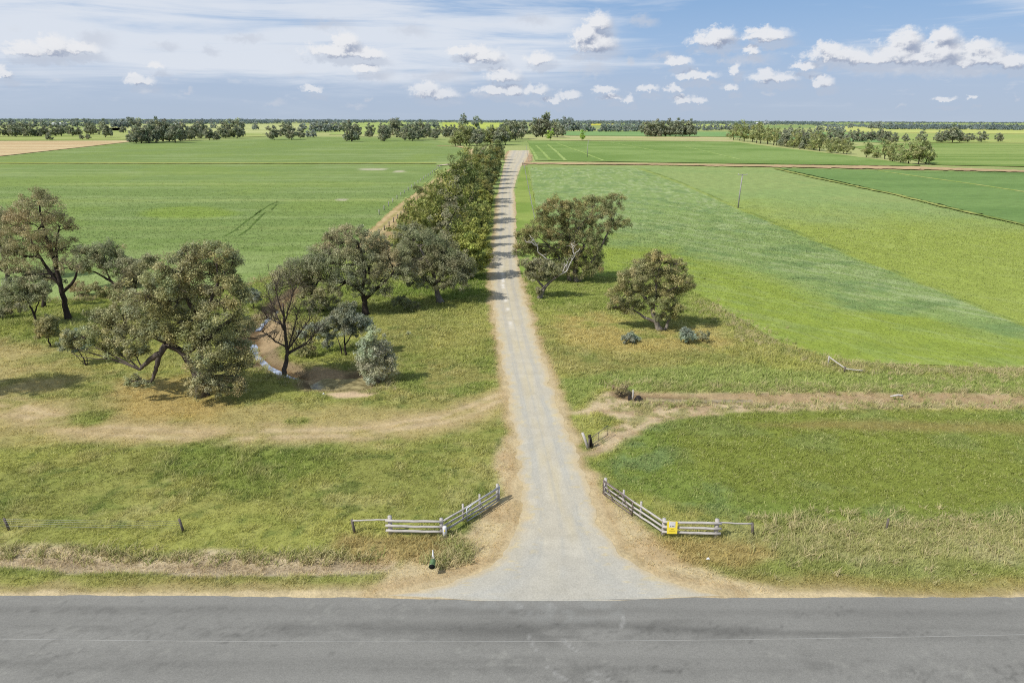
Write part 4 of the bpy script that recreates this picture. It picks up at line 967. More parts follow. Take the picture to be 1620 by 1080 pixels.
# ---- generic tree models
def model(seed, H, Wd, pal, nclump, per, leaf, mat, trunk_h=.3, shape=1.0, tm='bark_dark', flat=.8, lobes=5):
    rng = np.random.default_rng(seed); C = []; CR = []; tb = Tubes()
    top = np.array([rng.normal(0, .05*Wd), rng.normal(0, .05*Wd), H*(trunk_h+.25)])
    tp = wig((0, 0, -.2), top, rng, .04, 6); tb.add(tp, np.linspace(.035*H, .015*H, 6), 6)
    for l in range(lobes):
        an = 2*math.pi*(l+rng.uniform(-.3, .3))/lobes; rad = Wd*.5*rng.uniform(.3, .62) if l else 0
        hz = H*rng.uniform(trunk_h+.18, .80) if l else H*.78
        c = np.array([math.cos(an)*rad, math.sin(an)*rad, hz]); k_ = (5/lobes)**.45; sx_ = Wd*rng.uniform(.24, .36)*k_; sz_ = min(H*rng.uniform(.16, .26)*k_, H-hz+.02*H)
        if shape < 1: sz_ = max(sz_, hz-H*trunk_h*.6)*.8
        tb.add(wig(tp[rng.integers(2, 6)], c, rng, .1, 4), np.linspace(.014*H, .005*H, 4), 4)
        n = nclump//lobes
        u = rng.normal(0, 1, (n, 3)); u /= np.linalg.norm(u, axis=1)[:, None]
        C.append(c+u*(rng.uniform(.4, 1, n)**.6)[:, None]*np.array([sx_, sx_, sz_])); CR.append(rng.uniform(.09, .17, n)*Wd*k_)
    C = np.concatenate(C); CR = np.concatenate(CR)
    C[:, 2] = np.maximum(C[:, 2], CR*.7+.02*H)
    lm = leaf_mesh('crown', C, CR, per, leaf, pal, rng, .25, flat=flat); lm.materials.append(mat)
    to = bpy.data.meshes.new('trunk'); to.from_pydata(np.concatenate(tb.v).tolist(), [], tb.f); to.materials.append(MAT[tm])
    return to, lm
ORD = 'first second third fourth fifth sixth seventh eighth ninth tenth eleventh twelfth thirteenth fourteenth fifteenth sixteenth seventeenth eighteenth nineteenth twentieth twenty-first twenty-second twenty-third twenty-fourth twenty-fifth twenty-sixth twenty-seventh twenty-eighth twenty-ninth thirtieth'.split()
def plant(name, mdl, px, py, sc, label, cat, group, parts=True, rz=None, sz=None, z=-.05):
    p = G(px, py, 0); p = (p[0], p[1], z)
    if parts:
        o = empty(name, p, label, cat, group, random.uniform(0, 6.28) if rz is None else rz)
        for nm, me in zip(('trunk', 'crown'), mdl):
            c = bpy.data.objects.new(nm, me); link(c, o)
    else:
        o = bpy.data.objects.new(name, mdl); link(o); o.location = p; o.rotation_euler.z = random.uniform(0, 6.28); tag(o, label, cat, group)
    o.scale = (sc, sc, sc*(sz or random.uniform(.9, 1.1)))
    return o
def shift(p, k, d): return [np.clip(q*.88*np.array((1.06, 1.0, .95))*np.array(k)+np.array(d), .01, .9) for q in p]
rowA = [model(200+i, 6.0, 5.4, shift(P_ALLEY, *t), 140, 95, .28, MAT['leaf'], .10, .8, lobes=10) for i, t in enumerate((((1, 1, 1), (0, 0, 0)), ((1.1, 1.1, .95), (0, 0, 0)), ((.85, .92, .9), (0, 0, 0))))]
rowAb = [model(210+i, 7.5, 6.6, shift(P_ALLEYB, *t), 140, 95, .32, MAT['leaf'], .12, .8, lobes=10) for i, t in enumerate((((1, 1, 1), (0, 0, 0)), ((1.15, 1.05, .9), (0, 0, 0)), ((.85, .95, 1), (0, 0, 0))))]
rowB = [model(220+i, 9.5, 9.2, shift(P_ALLEYD, *t), 190, 95, .34, MAT['leaf'], .12, .8, lobes=12) for i, t in enumerate((((1, 1, 1), (0, 0, 0)), ((1.2, 1.15, 1), (0, 0, 0)), ((.8, .85, .85), (0, 0, 0))))]
rowG = [model(230+i, 7.5, 6.0, P_GREY, 110, 90, .3, MAT['leaf'], .14, .8, lobes=10) for i in range(2)]
yA = [441, 422, 405, 391, 378, 366, 353, 341, 328, 317, 307, 299, 292, 285, 279, 273, 268, 263, 258, 253, 249]
for i, yp in enumerate(yA):
    D = depth(G(800, yp)); off = 3.4*FPX/D
    if yp < 330: off = 4.2*FPX/D
    m = random.choice(rowA) if yp > 330 else random.choice(rowAb+rowG[:1] if yp > 275 else rowAb)
    plant('roadside_tree', m, laneL(yp)-off, yp, random.uniform(.72, 1.35)*(1 if yp > 300 else 1.15), f'{ORD[i]} bushy tree from the near end of the lane edge row', 'tree', 'bushy trees lining the left edge of the lane')
yB = [432, 412, 392, 373, 354, 337, 322, 309, 298, 288, 279, 271, 264, 257]
for i, yp in enumerate(yB):
    D = depth(G(800, yp)); off = 9.0*FPX/D
    m = random.choice(rowB+rowG[:1]) if (yp > 318 or yp < 292 and i % 3) else random.choice(rowG+rowAb)
    if yp < 275: m = random.choice(rowAb+rowB[:1])
    plant('row_tree', m, laneL(yp)-off, yp, random.uniform(.95, 1.5)*(1 if yp > 300 else .92), f'{ORD[i]} tree from the near end of the dense middle row', 'tree', 'taller trees in the dense middle row left of the lane')
yC = [420, 398, 378, 359, 340, 323, 309, 296, 285, 275, 266]
for i, yp in enumerate(yC):
    D = depth(G(800, yp)); off = 14*FPX/D
    m = random.choice(rowB if yp > 350 else rowA+rowG)
    plant('row_tree', m, laneL(yp)-off, yp, random.uniform(.8, 1.15)*(1 if yp > 340 else .9), f'{ORD[i]} tree from the near end of the row by the straw strip', 'tree', 'trees in the outer row beside the straw strip')

# ---- far trees
def hz(c, k): return tuple(np.array(c)*(1-k)+np.array((150, 164, 182))*k)  # mixes distance haze into the leaf base colour
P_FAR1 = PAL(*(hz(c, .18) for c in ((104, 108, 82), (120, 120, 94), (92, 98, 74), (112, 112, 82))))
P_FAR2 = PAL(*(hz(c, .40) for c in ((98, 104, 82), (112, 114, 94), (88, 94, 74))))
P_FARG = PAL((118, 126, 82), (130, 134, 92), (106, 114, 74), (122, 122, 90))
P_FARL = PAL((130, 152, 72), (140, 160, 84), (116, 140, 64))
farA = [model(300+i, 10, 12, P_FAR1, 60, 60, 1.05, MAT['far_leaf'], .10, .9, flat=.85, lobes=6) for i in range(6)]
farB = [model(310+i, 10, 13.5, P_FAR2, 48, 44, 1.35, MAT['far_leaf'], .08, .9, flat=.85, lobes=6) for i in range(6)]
farG = [model(320+i, 10, 10, P_FARG, 45, 42, .9, MAT['far_leaf'], .12, .8) for i in range(4)]
farL = [model(330+i, 10, 9, P_FARL, 40, 42, .9, MAT['far_leaf'], .12, .8) for i in range(2)]
def joined(mdl, i):
    to, lm = mdl
    vt = np.array([v.co[:] for v in to.vertices]); vl = np.empty(len(lm.vertices)*3, np.float32); lm.vertices.foreach_get('co', vl); vl = vl.reshape(-1, 3)
    me = bpy.data.meshes.new('distant_tree')
    fl = [tuple(p.vertices) for p in lm.polygons]
    me.from_pydata(np.concatenate([vl, vt]).tolist(), [], fl+[tuple(len(vl)+k for k in p.vertices) for p in to.polygons])
    me.materials.append(MAT['far_leaf'])
    c = np.empty(len(vl)*4, np.float32); lm.color_attributes['Col'].data.foreach_get('color', c); c = c.reshape(-1, 4)
    at = me.color_attributes.new('Col', 'FLOAT_COLOR', 'POINT'); at.data.foreach_set('color', np.concatenate([c, np.tile(np.array([[.05, .045, .04, 1]], np.float32), (len(vt), 1))]).ravel())
    return me
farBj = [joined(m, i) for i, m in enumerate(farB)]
def clump(desc, items, models, group, name='paddock_tree', parts=True, kind='tree'):
    items = sorted(items, key=lambda q: q[0]); n = len(items)
    for i, (px, py, h) in enumerate(items):
        D = depth(G(px, py)); H = h/FPX*D
        lab = (f'{ORD[i]} {kind} from the left {desc}' if n > 1 else f'{kind} {desc}')
        plant(name, random.choice(models), px, py, H/10, lab, 'tree', group if n > 1 else None, parts)
def run(x0, y0, x1, y1, n, h, hv=.2, yv=.6):
    out = []
    for i in range(n):
        t = (i+.5)/n; out.append((x0+(x1-x0)*t+random.uniform(-.3, .3)*(x1-x0)/n, y0+(y1-y0)*t+random.uniform(-yv, yv), h*random.uniform(1-hv, 1+hv)))
    return out
GF = 'distant paddock trees'
clump('in the far grove at the left edge', run(-8, 217, 108, 215, 9, 15), farA, GF)
clump('standing alone as a low round bush left of the stubble', [(79, 221.5, 9)], farA, GF)
clump('above the tan stubble in the second far grove', run(112, 216, 156, 213, 4, 13), farA, GF)
clump('of the low twin bushes above the tan stubble', [(130, 221, 7.5), (140, 221, 7.5)], farA, GF)
clump('broad and dark standing alone above the tan stubble', [(167, 218, 20)], farA, GF)
clump('small and round just left of the big far grove', [(195, 211, 9)], farA, GF)
clump('in the big grove at the stubble corner', [(215, 227, 22), (224, 226, 27), (236, 226.5, 28), (248, 225, 27), (258, 224, 27), (268, 224, 26), (277, 226, 26), (285, 223, 24)], farA, GF)
clump('in the loose line right of the stubble corner grove', [(299, 222, 18), (309, 220.5, 18), (319, 219, 20), (332, 221.5, 17), (343, 221.5, 11)], farA, GF)
clump('of the dense dark pair at the back of left field', [(357, 219, 22), (375, 219, 24)], farA, GF)
clump('in the small dark bushes behind the dense dark pair', [(338, 203.5, 8), (384, 204, 9), (405, 206, 9.5)], farB, GF)
clump('in the open clump along the far edge of left field', [(434, 221.5, 19), (452, 216, 18), (462, 221.5, 21), (476, 219, 12)], farA, GF)
clump('in the fine row behind the open clump', [(478, 209, 11), (487, 217.5, 9), (497, 218, 9), (495, 209, 13), (506, 209, 15), (515, 209, 14), (524, 209, 13), (534, 209, 13), (544, 209, 14), (555, 208, 12)], farB, GF)
clump('in the scattered trees at far edge of left field', [(556, 224, 24), (563, 216, 18), (585, 217, 16), (604, 212, 14), (609, 223.5, 20)], farA, GF)
clump('in the dense far clump right of the scattered trees', [(628, 217, 24), (640, 218, 18), (652, 223, 22), (662, 221, 24), (674, 219, 18), (688, 221, 14), (692, 216, 12)], farA, GF)
clump('in the thin line behind the dense far clump', run(645, 202, 698, 202, 6, 8), farB, GF)
clump('in the dark clump left of the tree row end', run(700, 218, 752, 216, 6, 16), farA, GF)
clump('taller on the horizon above the tree row end', [(734, 199, 14), (754, 202, 13)], farB, GF)
clump('in the bushy group where the tree row ends', run(716, 231, 806, 229, 11, 22, .15), farG+farA[:2], GF)
clump('behind the end of the lane', [(806, 224, 24), (816, 222, 25), (826, 220, 24), (800, 214, 18)], farA, GF)
clump('in the dark clump right of the lane end', [(848, 217, 22), (858, 217, 26), (868, 217, 25), (882, 218, 20)], farA, GF)
clump('bright green and rounded before the dark clump', [(870, 222.5, 14)], farL, GF)
clump('bright green standing alone behind the thin pole', [(921, 222.5, 13)], farL, GF)
clump('in the line beyond the bright green bush', run(886, 208, 940, 208, 6, 13), farB, GF)
clump('in the dark line left of the big right grove', run(947, 209, 1020, 208, 10, 11), farB, GF)
clump('in the big dark grove beyond the tan bank', run(1020, 216, 1092, 216, 10, 20, .15), farA, GF)
clump('in the low line right of the big dark grove', run(1096, 207, 1150, 206.5, 8, 8), farB, GF)
clump('in the line behind the long slanting tree belt', run(1152, 207, 1205, 207, 7, 9), farB, GF)
clump('in the long slanting tree belt at right', run(1158, 221, 1345, 245, 22, 20, .14), farG+farA[:2], GF)
clump('in the near end of the slanting tree belt', [(1370, 249, 22), (1386, 250, 14), (1400, 252, 24), (1412, 255, 24), (1424, 257, 22), (1438, 259.5, 33), (1452, 260.5, 34), (1464, 259, 28)], farG+farA[:2], GF)
clump('in the second row behind the slanting belt', run(1235, 219, 1345, 229, 11, 15), farA, GF)
clump('in the low clump right behind the slanting belt', run(1350, 224, 1418, 224.5, 8, 13), farA, GF)
clump('standing loose in the right far field', [(1432, 225, 10), (1456, 225, 16)], farA, GF)
clump('in the ragged clump at far right', [(1482, 225.5, 13), (1492, 225, 14), (1507, 226, 22), (1518, 225.5, 15), (1530, 225, 11), (1538, 222, 8)], farA, GF)
clump('sparse and thin right of the ragged clump', [(1553, 225, 14)], farA, GF)
clump('dark and round near the right edge', [(1580, 224.5, 11)], farA, GF)
clump('in the row above the pale right field', run(1290, 209, 1338, 209, 6, 8)+[(1345, 203, 7)], farB, GF)
clump('in the row before the horizon wood at right', run(1372, 204, 1420, 205, 6, 8), farB, GF)
clump('in the horizon row at far left', run(0, 202, 150, 201, 14, 9), farBj, GF, 'distant_tree', False)
clump('in the horizon row behind the stubble corner grove', run(180, 203, 215, 202, 4, 12), farBj, GF, 'distant_tree', False)

# horizon wood: one mass
rng = np.random.default_rng(400); C, CR, CC = [], [], []
def wood(x0, x1, y0, y1, n, h):
    px = rng.uniform(x0, x1, n); py = y0+(y1-y0)*(px-x0)/(x1-x0)+rng.normal(0, .35, n)
    for a, b in zip(px, py):
        p = G(a, b); D = depth(p); H = min(h/FPX*D, 26)*rng.uniform(.7, 1.15)
        for k in range(4):
            C.append(p+np.array([rng.normal(0, H*.35), rng.normal(0, H*.3), H*rng.uniform(.25, .72)])); CR.append(H*.34)
wood(-400, 170, 195, 194, 260, 5); wood(140, 560, 197.5, 195, 420, 8); wood(560, 860, 194.5, 194, 260, 6); wood(860, 1300, 196, 198, 420, 6.5)
wood(1290, 1440, 200, 204, 100, 6); wood(1400, 1640, 204.5, 206, 320, 9); wood(1640, 2000, 206, 208, 200, 9)
wood(-400, 2000, 190.8, 196.8, 1500, 4.2); wood(-400, 2000, 189.4, 196.0, 1300, 3.2)
C = np.array(C); CR = np.array(CR)
me = leaf_mesh('horizon_wood', C, CR, 16, 1.0, PAL(*(hz(c, .30) for c in ((66, 76, 74), (76, 84, 80), (60, 70, 70)))), rng, .2)  # blue-grey aerial haze is put into these leaf colours
# leaves sized with their clump
v = np.empty(len(me.vertices)*3, np.float32); me.vertices.foreach_get('co', v); v = v.reshape(-1, 4, 3)
cen = v.mean(1, keepdims=True); v = cen+(v-cen)*np.repeat(CR*.75, 16)[:, None, None]
me.vertices.foreach_set('co', v.reshape(-1)); me.update()
tag(mobj('horizon_wood', me, MAT['far_leaf']), 'dark continuous bushland along the horizon', 'woodland', None, 'stuff')

# ------------------------------------------------------------------ fences and gates
def unit(v): v = np.asarray(v, float); return v/np.linalg.norm(v)
def post(root, org, p, h, r, mat='timber_post', lean=(0, 0), name='post'):
    t = Tubes(); t.add([(p[0], p[1], -.15), (p[0]+lean[0]*.5, p[1]+lean[1]*.5, h*.5), (p[0]+lean[0], p[1]+lean[1], h)], [r*1.05, r, r*.95], 10)
    return t.build(name, MAT[mat], root, org)
def rail(root, org, a, b, r, mat='timber', name='rail', sag=.02):
    a = np.asarray(a, float); b = np.asarray(b, float); n = 7
    t = np.linspace(0, 1, n)[:, None]; P_ = a+(b-a)*t; P_[:, 2] -= sag*4*(t[:, 0]*(1-t[:, 0]))
    P_[1:-1] += np.random.default_rng(int(abs(a[0]*100+a[2]*37))).normal(0, .012, (n-2, 3))
    q = Tubes(); q.add(P_, np.linspace(r, r*.9, n), 8); return q.build(name, MAT[mat], root, org)
HR = (.28, .62, .98)
def wing(base_pts, label):
    """end post, panel post, corner post, gate post"""
    e, p, c, g = [G(*q) for q in base_pts]
    org = (c[0], c[1], 0)
    root = empty('rail_fence', org, label, 'fence', 'timber rail fence wings at the lane entrance')
    post(root, org, e, .85, .08, lean=(-.12, .02)); post(root, org, p, 1.2, .13, 'timber'); post(root, org, c, 1.12, .12, 'timber'); post(root, org, g, 1.2, .11, 'timber')
    for t in (.36, .66):
        m = c+(g-c)*t; post(root, org, m+np.array([0, .16, 0])*(1), 1.15, .07, 'timber')
    rail(root, org, (e[0]-.1, e[1], .80), (p[0], p[1]+.02, .98), .05)
    d = unit(p-c)
    for h in HR:
        rail(root, org, (p[0]+d[0]*.25, p[1]-.13, h), (c[0]-d[0]*.12, c[1]-.13, h), .085)
        n = unit((c[1]-g[1], g[0]-c[0], 0)); n = n if n[1] < 0 else -n
        rail(root, org, (c[0]+n[0]*.12, c[1]+n[1]*.12, h), (g[0]+n[0]*.12, g[1]+n[1]*.12, h), .065)
    return e, p, c, g
Lw = wing([(561, 841), (618, 843), (699, 845), (787, 791)], 'left timber rail fence wing with white guard post at its corner')
Rw = wing([(1191, 846), (1132, 848), (1049, 845), (957, 781)], 'right timber rail fence wing carrying the yellow sign')
def farm_gate(c, g, ln, label, mat, near, cross):
    """pipe gate folded back along the rails"""
    d = unit(c-g); n = unit((-d[1], d[0], 0)); n = n if n[1] < 0 else -n
    a = g+n*near+d*.1; b = a+d*ln; org = (a[0], a[1], 0)
    root = empty('farm_gate', org, label, 'gate', 'open pipe gates folded back at the lane entrance')
    t = Tubes()
    def pt(u, z): q = a+(b-a)*u; return (q[0], q[1], z)
    t.add([pt(0, .15), pt(0, 1.2)], .038, 8); t.add([pt(1, .02), pt(1, 1.0)], .038, 8); t.add([pt(0, 1.17), pt(.5, 1.12), pt(1, 1.0)], .036, 8); t.add([pt(0, .18), pt(1, .08)], .036, 8)
    t.build('frame', MAT[mat], root, org)
    for z0, z1 in ((.45, .35), (.72, .6)):
        q = Tubes(); q.add([pt(0, z0), pt(1, z1)], .012, 6); q.build('wire', MAT[mat], root, org)
    for (u0, z0, u1, z1) in cross:
        q = Tubes(); q.add([pt(u0, z0), pt(u1, z1)], .03, 6); q.build('brace', MAT[mat], root, org)
farm_gate(Lw[2], Lw[3], 3.1, 'galvanised pipe gate folded back on the left fence wing', 'galv', .26, [(.62, 1.1, .5, .15), (1.0, .55, .86, 1.03)])
farm_gate(Rw[2], Rw[3], 2.9, 'brown pipe gate folded back on the right fence wing', 'rust', .26, [(0.05, 1.1, .35, .2), (1.0, .05, .62, 1.05), (.62, 1.05, .42, .55)])
# guard post
p = G(704, 850); root = empty('guard_post', (p[0], p[1], 0), 'short white round guard post at the left fence corner', 'post')
t = Tubes(); t.add([(p[0], p[1], -.1), (p[0], p[1], .74), (p[0]-.005, p[1], .78)], [.13, .13, .10], 16); t.build('shaft', MAT['white'], root, (p[0], p[1], 0))
t = Tubes(); t.box((p[0], p[1]-.134, .56), (.07, .012, .11)); t.build('reflector', MAT['yellow'], root, (p[0], p[1], 0), False)
# yellow sign
p = G(1060, 845); sy_ = p[1]-.36
tilt = Matrix.Rotation(R(-8), 3, 'X')
root = empty('sign', (p[0], sy_, 0), 'yellow notice sheet with white panel hung on the right fence wing', 'sign')
T_ = lambda q: tuple(np.array(tilt @ Vector((q[0]-p[0], q[1]-sy_, q[2]-.72)))+np.array((p[0], sy_, .72)))
def plate(name, mat, cx, cz, w, h, y, th=.006):
    t = Tubes(); t.box(T_((p[0]+cx, sy_+y, .72+cz)), (w, th, h), np.array(tilt)); return t.build(name, MAT[mat], root, (p[0], sy_, 0), False)
plate('backing_sheet', 'yellow', 0, 0, .62, .80, 0)
plate('notice_panel', 'white', -.01, .2, .38, .36, -.007)
for (cx_, cz_, w_, h_, mt) in ((-.11, .09, .035, .07, 'ink'), (-.01, .10, .05, .06, 'ink'), (.05, .09, .04, .05, 'ink'), (.10, .09, .04, .04, 'ink'), (0, -.09, .14, .03, 'ink_y'), (0, -.2, .36, .025, 'ink_y')):
    plate('print_mark', mt, cx_, cz_, w_, h_, -.013)
# hanging can mailbox
p = G(688, 897); org = (p[0], p[1], 0)
root = empty('mailbox', org, 'green can mailbox hanging from a bent white pipe post', 'mailbox')
t = Tubes(); t.add([(p[0], p[1], -.1), (p[0]-.03, p[1], .6), (p[0]-.07, p[1], 1.1), (p[0]-.07, p[1]-.06, 1.17), (p[0]-.05, p[1]-.3, 1.16), (p[0]-.03, p[1]-.62, 1.15)], .03, 8); t.build('post', MAT['white'], root, org)
cy_ = p[1]-.52; cz_ = .62
can = Tubes(); ys_c = [.27, .26, .22, -.22, -.24, -.26]; rr_ = [.05, .14, .17, .17, .185, .185]
can.add([(p[0]-.06, cy_+q, cz_) for q in ys_c], rr_, 20); co = can.build('can', MAT['green_can'], root, org)
t = Tubes(); t.add([(p[0]-.06, cy_-.262, cz_), (p[0]-.06, cy_-.266, cz_)], [.165, .165], 20); t.build('shaded_mouth', MAT['black'], co, (0, 0, 0)); co.children[0].data.transform(Matrix.Translation((-org[0], -org[1], 0)))  # black disc painted for the shade inside the can mouth
for dy in (-.18, .18):
    t = Tubes(); t.add([(p[0]-.055, cy_+dy, cz_+.16), (p[0]-.05, cy_+dy*.6, 1.14)], .01, 6); t.build('hanger', MAT['galv'], root, org)
# old small gate right of lane
p = G(931, 709); q = G(961, 690); org = (p[0], p[1], 0)
root = empty('old_gate', org, 'small rusty open gate on a leaning grey post by the ditch', 'gate')
post(root, org, p, 1.25, .11, 'timber', (-.5, .15)); post(root, org, p+np.array((.28, .15, 0)), 1.0, .13, 'soot', (-.22, .1)); post(root, org, p+np.array((.02, -.02, 0)), .85, .06, 'timber_post')
t = Tubes()
def pt(u, z): w = p+(q-p)*u; return (w[0], w[1], z)
t.add([pt(.08, .12), pt(1, .12), pt(1.0, .95), pt(.1, .75)], .025, 6); t.add([pt(.5, .12), pt(.5, .86)], .02, 6); t.build('frame', MAT['rust'], root, org)
# wire fence on the left verge
def wire_fence(pts, label, h, r, hs, mat, group=None, thin=.006, lean=0.0, wmat='wire'):
    P_ = [G(*a) for a in pts]; org = (P_[0][0], P_[0][1], 0)
    root = empty('wire_fence', org, label, 'fence', group)
    rng = np.random.default_rng(abs(int(pts[0][0])))
    for a in P_: post(root, org, a, h*rng.uniform(.92, 1.08), r, mat, (rng.normal(0, .03)-lean, rng.normal(0, .03)))
    for z in hs:
        t = Tubes()
        for a, b in zip(P_[:-1], P_[1:]):
            m = (a+b)/2; t.add([(a[0]-lean*z, a[1]-r, z), (m[0], m[1]-r, z-.03), (b[0]-lean*z, b[1]-r, z)], thin, 4)
        t.build('wire', MAT[wmat], root, org)
wire_fence([(-270, 836), (14, 836), (290, 839)], 'low wire fence with two short posts on the left verge', .78, .075, (.25, .42, .58, .72), 'timber_post', lean=.12, thin=.007)
def along(pts, n):
    p = np.array([G(*a)[:2] for a in pts]); s = np.concatenate([[0], np.cumsum(np.hypot(*np.diff(p, axis=0).T))]); u = np.linspace(0, s[-1], n)
    out = []
    for v in u:
        X, Y = np.interp(v, s, p[:, 0]), np.interp(v, s, p[:, 1]); a, b = PXV(np.array([X]), np.array([Y])); out.append((float(a[0]), float(b[0])))
    return out
wire_fence(along([(846, 350), (838, 310), (828, 257)], 34), 'thin pale post and wire fence right of the lane', 1.3, .07, (.4, .8, 1.15), 'concrete', thin=.012)
wire_fence(along([(600, 372), (630, 346), (660, 316)], 12), 'dark post fence between the dirt track and straw strip', 1.2, .12, (.4, .8, 1.1), 'timber_post', thin=.008)
wire_fence(along([(600, 340), (620, 322), (640, 306), (668, 286), (698, 264)], 22), 'pale post fence left of the dirt track', 1.3, .12, (.4, .8, 1.2), 'concrete', thin=.008)
wire_fence(along([(836, 256), (834, 244), (832, 229)], 16), 'distant wire fence beside the far end of lane', 1.3, .1, (.6, 1.2), 'concrete', thin=.015)
p = G(827, 262); post(None, (0, 0, 0), p, 1.6, .18, 'timber_post', name='strainer_post'); o = bpy.data.objects['strainer_post']; tag(o, 'thick corner post where the tan bank meets lane', 'post')
p = G(1402, 838); post(None, (0, 0, 0), p, .8, .07, 'timber_post', name='fence_post'); tag(bpy.data.objects['fence_post'], 'lone grey fence post in the tall grass at right', 'post')
p = G(958, 493); 
# fallen rails
a, b, c2 = G(1310, 576), G(1336, 587), G(1365, 588); org = (b[0], b[1], 0)
root = empty('broken_fence', org, 'broken timber fence with fallen rail at the field corner', 'fence')
post(root, org, a, .9, .08, 'timber'); post(root, org, b, .5, .09, 'timber_post')
rail(root, org, (a[0], a[1], .8), (b[0], b[1], .35), .07); rail(root, org, (b[0], b[1], .3), (c2[0], c2[1], .12), .06)
# stump
p = G(1004, 636, -.3); org = (p[0], p[1], -.3)
root = empty('tree_stump', org, 'charred stump with pale split stick in the ditch', 'stump')
t = Tubes(); t.add([(p[0]+.3, p[1], -.5), (p[0]+.32, p[1]+.05, -.1), (p[0]+.36, p[1]+.05, .25)], [.42, .38, .22], 9); t.add([(p[0]-.3, p[1], -.4), (p[0]-.45, p[1], .1), (p[0]-.5, p[1]+.1, .35)], [.22, .2, .1], 8); t.add([(p[0]+.3, p[1], -.1), (p[0]+.7, p[1]-.2, .05)], [.2, .14], 7); t.build('log', MAT['soot'], root, org)
t = Tubes(); t.add([(p[0]-.25, p[1]-.1, -.1), (p[0]-.2, p[1]-.1, .45), (p[0]-.22, p[1]-.05, .95)], [.09, .07, .05], 6); t.build('stick', MAT['dead_wood'], root, org)
# log in ditch at right
p = G(1420, 630, -.2); t = Tubes(); t.add([(p[0]-.7, p[1], .0), (p[0], p[1]+.05, .12), (p[0]+.4, p[1], .05)], [.06, .1, .12], 8); o = t.build('log', MAT['dead_wood'], None); tag(o, 'short pale log lying in the dry ditch at right', 'log')
# litter
for (px_, py_, lab) in ((1120, 887, 'scrap of white litter in the brown grass right of lane'), (512, 625, 'pale rubbish scrap left of the bare soil by the pond')):
    p = G(px_, py_); t = Tubes(); t.add([(p[0]-.1, p[1], .12), (p[0], p[1]+.02, .17), (p[0]+.09, p[1]-.03, .13)], [.03, .07, .04], 7)
    tag(t.build('litter', MAT['white'], None), lab, 'litter')
# power poles
def pole(px, py, hpx, label, arm):
    p = G(px, py); H = hpx/FPX*depth(p)/math.cos(PITCH)*.97; org = (p[0], p[1], 0)
    root = empty('power_pole', org, label, 'pole', 'timber power poles in the right hand fields')
    t = Tubes(); t.add([(p[0], p[1], -.3), (p[0]+.1, p[1], H*.5), (p[0]+.3, p[1], H)], [.2, .17, .14], 10); t.build('shaft', MAT['concrete'], root, org)
    t = Tubes(); t.box((p[0]+.3, p[1]-.15, H-.12), (arm, .14, .14)); t.build('crossarm', MAT['concrete'], root, org, False)
    for s in (-.45, .45):
        t = Tubes(); t.add([(p[0]+.3+s*arm, p[1]-.15, H-.05), (p[0]+.3+s*arm, p[1]-.15, H+.2)], [.05, .06], 8); t.build('insulator', MAT['white'], root, org)
pole(1167.5, 329, 51, 'tall pale pole with crossarm standing in the right field', 2.7)
pole(929, 249, 26, 'thin distant pole in the green field beyond the tan bank', 3.2)
# overhead wire over the road
Y0 = 18.2
pl = [AT(a, b, Y0) for a, b in ((-30, 1009.6), (300, 1013.5), (700, 1014.6), (1100, 1011.5), (1650, 1002.6))]
xs_ = np.array([q[0] for q in pl]); zs_ = np.array([q[2] for q in pl]); cf = np.polyfit(xs_, zs_, 2)
X = np.linspace(-45, 45, 61); t = Tubes(); t.add(np.stack([X, np.full(61, Y0), np.polyval(cf, X)], 1), .0065, 6)
o = t.build('overhead_wire', MAT['wire'], None); tag(o, 'single thin overhead wire crossing above the asphalt road', 'wire')
# sheds
def shed(px, py, wpx, hpx, label, dp=14):
    p = G(px, py); D = depth(p); w = wpx/FPX*D; h = hpx/FPX*D; org = (p[0], p[1], 0)
    root = empty('shed', org, label, 'shed', 'pale farm sheds on the horizon')
    t = Tubes(); t.box((p[0], p[1], h*.3), (w, dp, h*.6)); t.build('wall', MAT['shed_wall'], root, org, False)
    me = bpy.data.meshes.new('roof'); a, b = w/2+.4, dp/2+.6; z0, z1 = h*.6+.01, h
    me.from_pydata([(-a, -b, z0), (a, -b, z0), (a, 0, z1), (-a, 0, z1), (-a, b, z0), (a, b, z0)], [], [(0, 1, 2, 3), (3, 2, 5, 4), (0, 3, 4), (1, 5, 2), (0, 4, 5, 1)]); mobj('roof', me, MAT['shed_roof'], root)
    t = Tubes(); t.box((p[0]+w*.2, p[1]-dp/2-.05, h*.25), (w*.22, .1, h*.48)); t.build('door', MAT['galv'], root, org, False)
shed(1215, 197.2, 15, 4, 'long white shed on the horizon above the slanting tree belt', 20)
shed(1197, 197, 7, 3, 'small white shed left of the long white shed')
shed(95, 197.6, 22, 3.2, 'long pale shed among trees at the far left horizon', 20)
shed(280, 198.5, 9, 4, 'pale shed behind the stubble corner grove')
shed(801, 193.8, 5, 2.6, 'tiny white shed on the horizon left of the lane')
shed(845, 193.4, 6, 2.4, 'tiny white shed on the horizon right of the lane')
shed(1566, 204.5, 5, 2.6, 'tiny white shed before the horizon wood at far right')

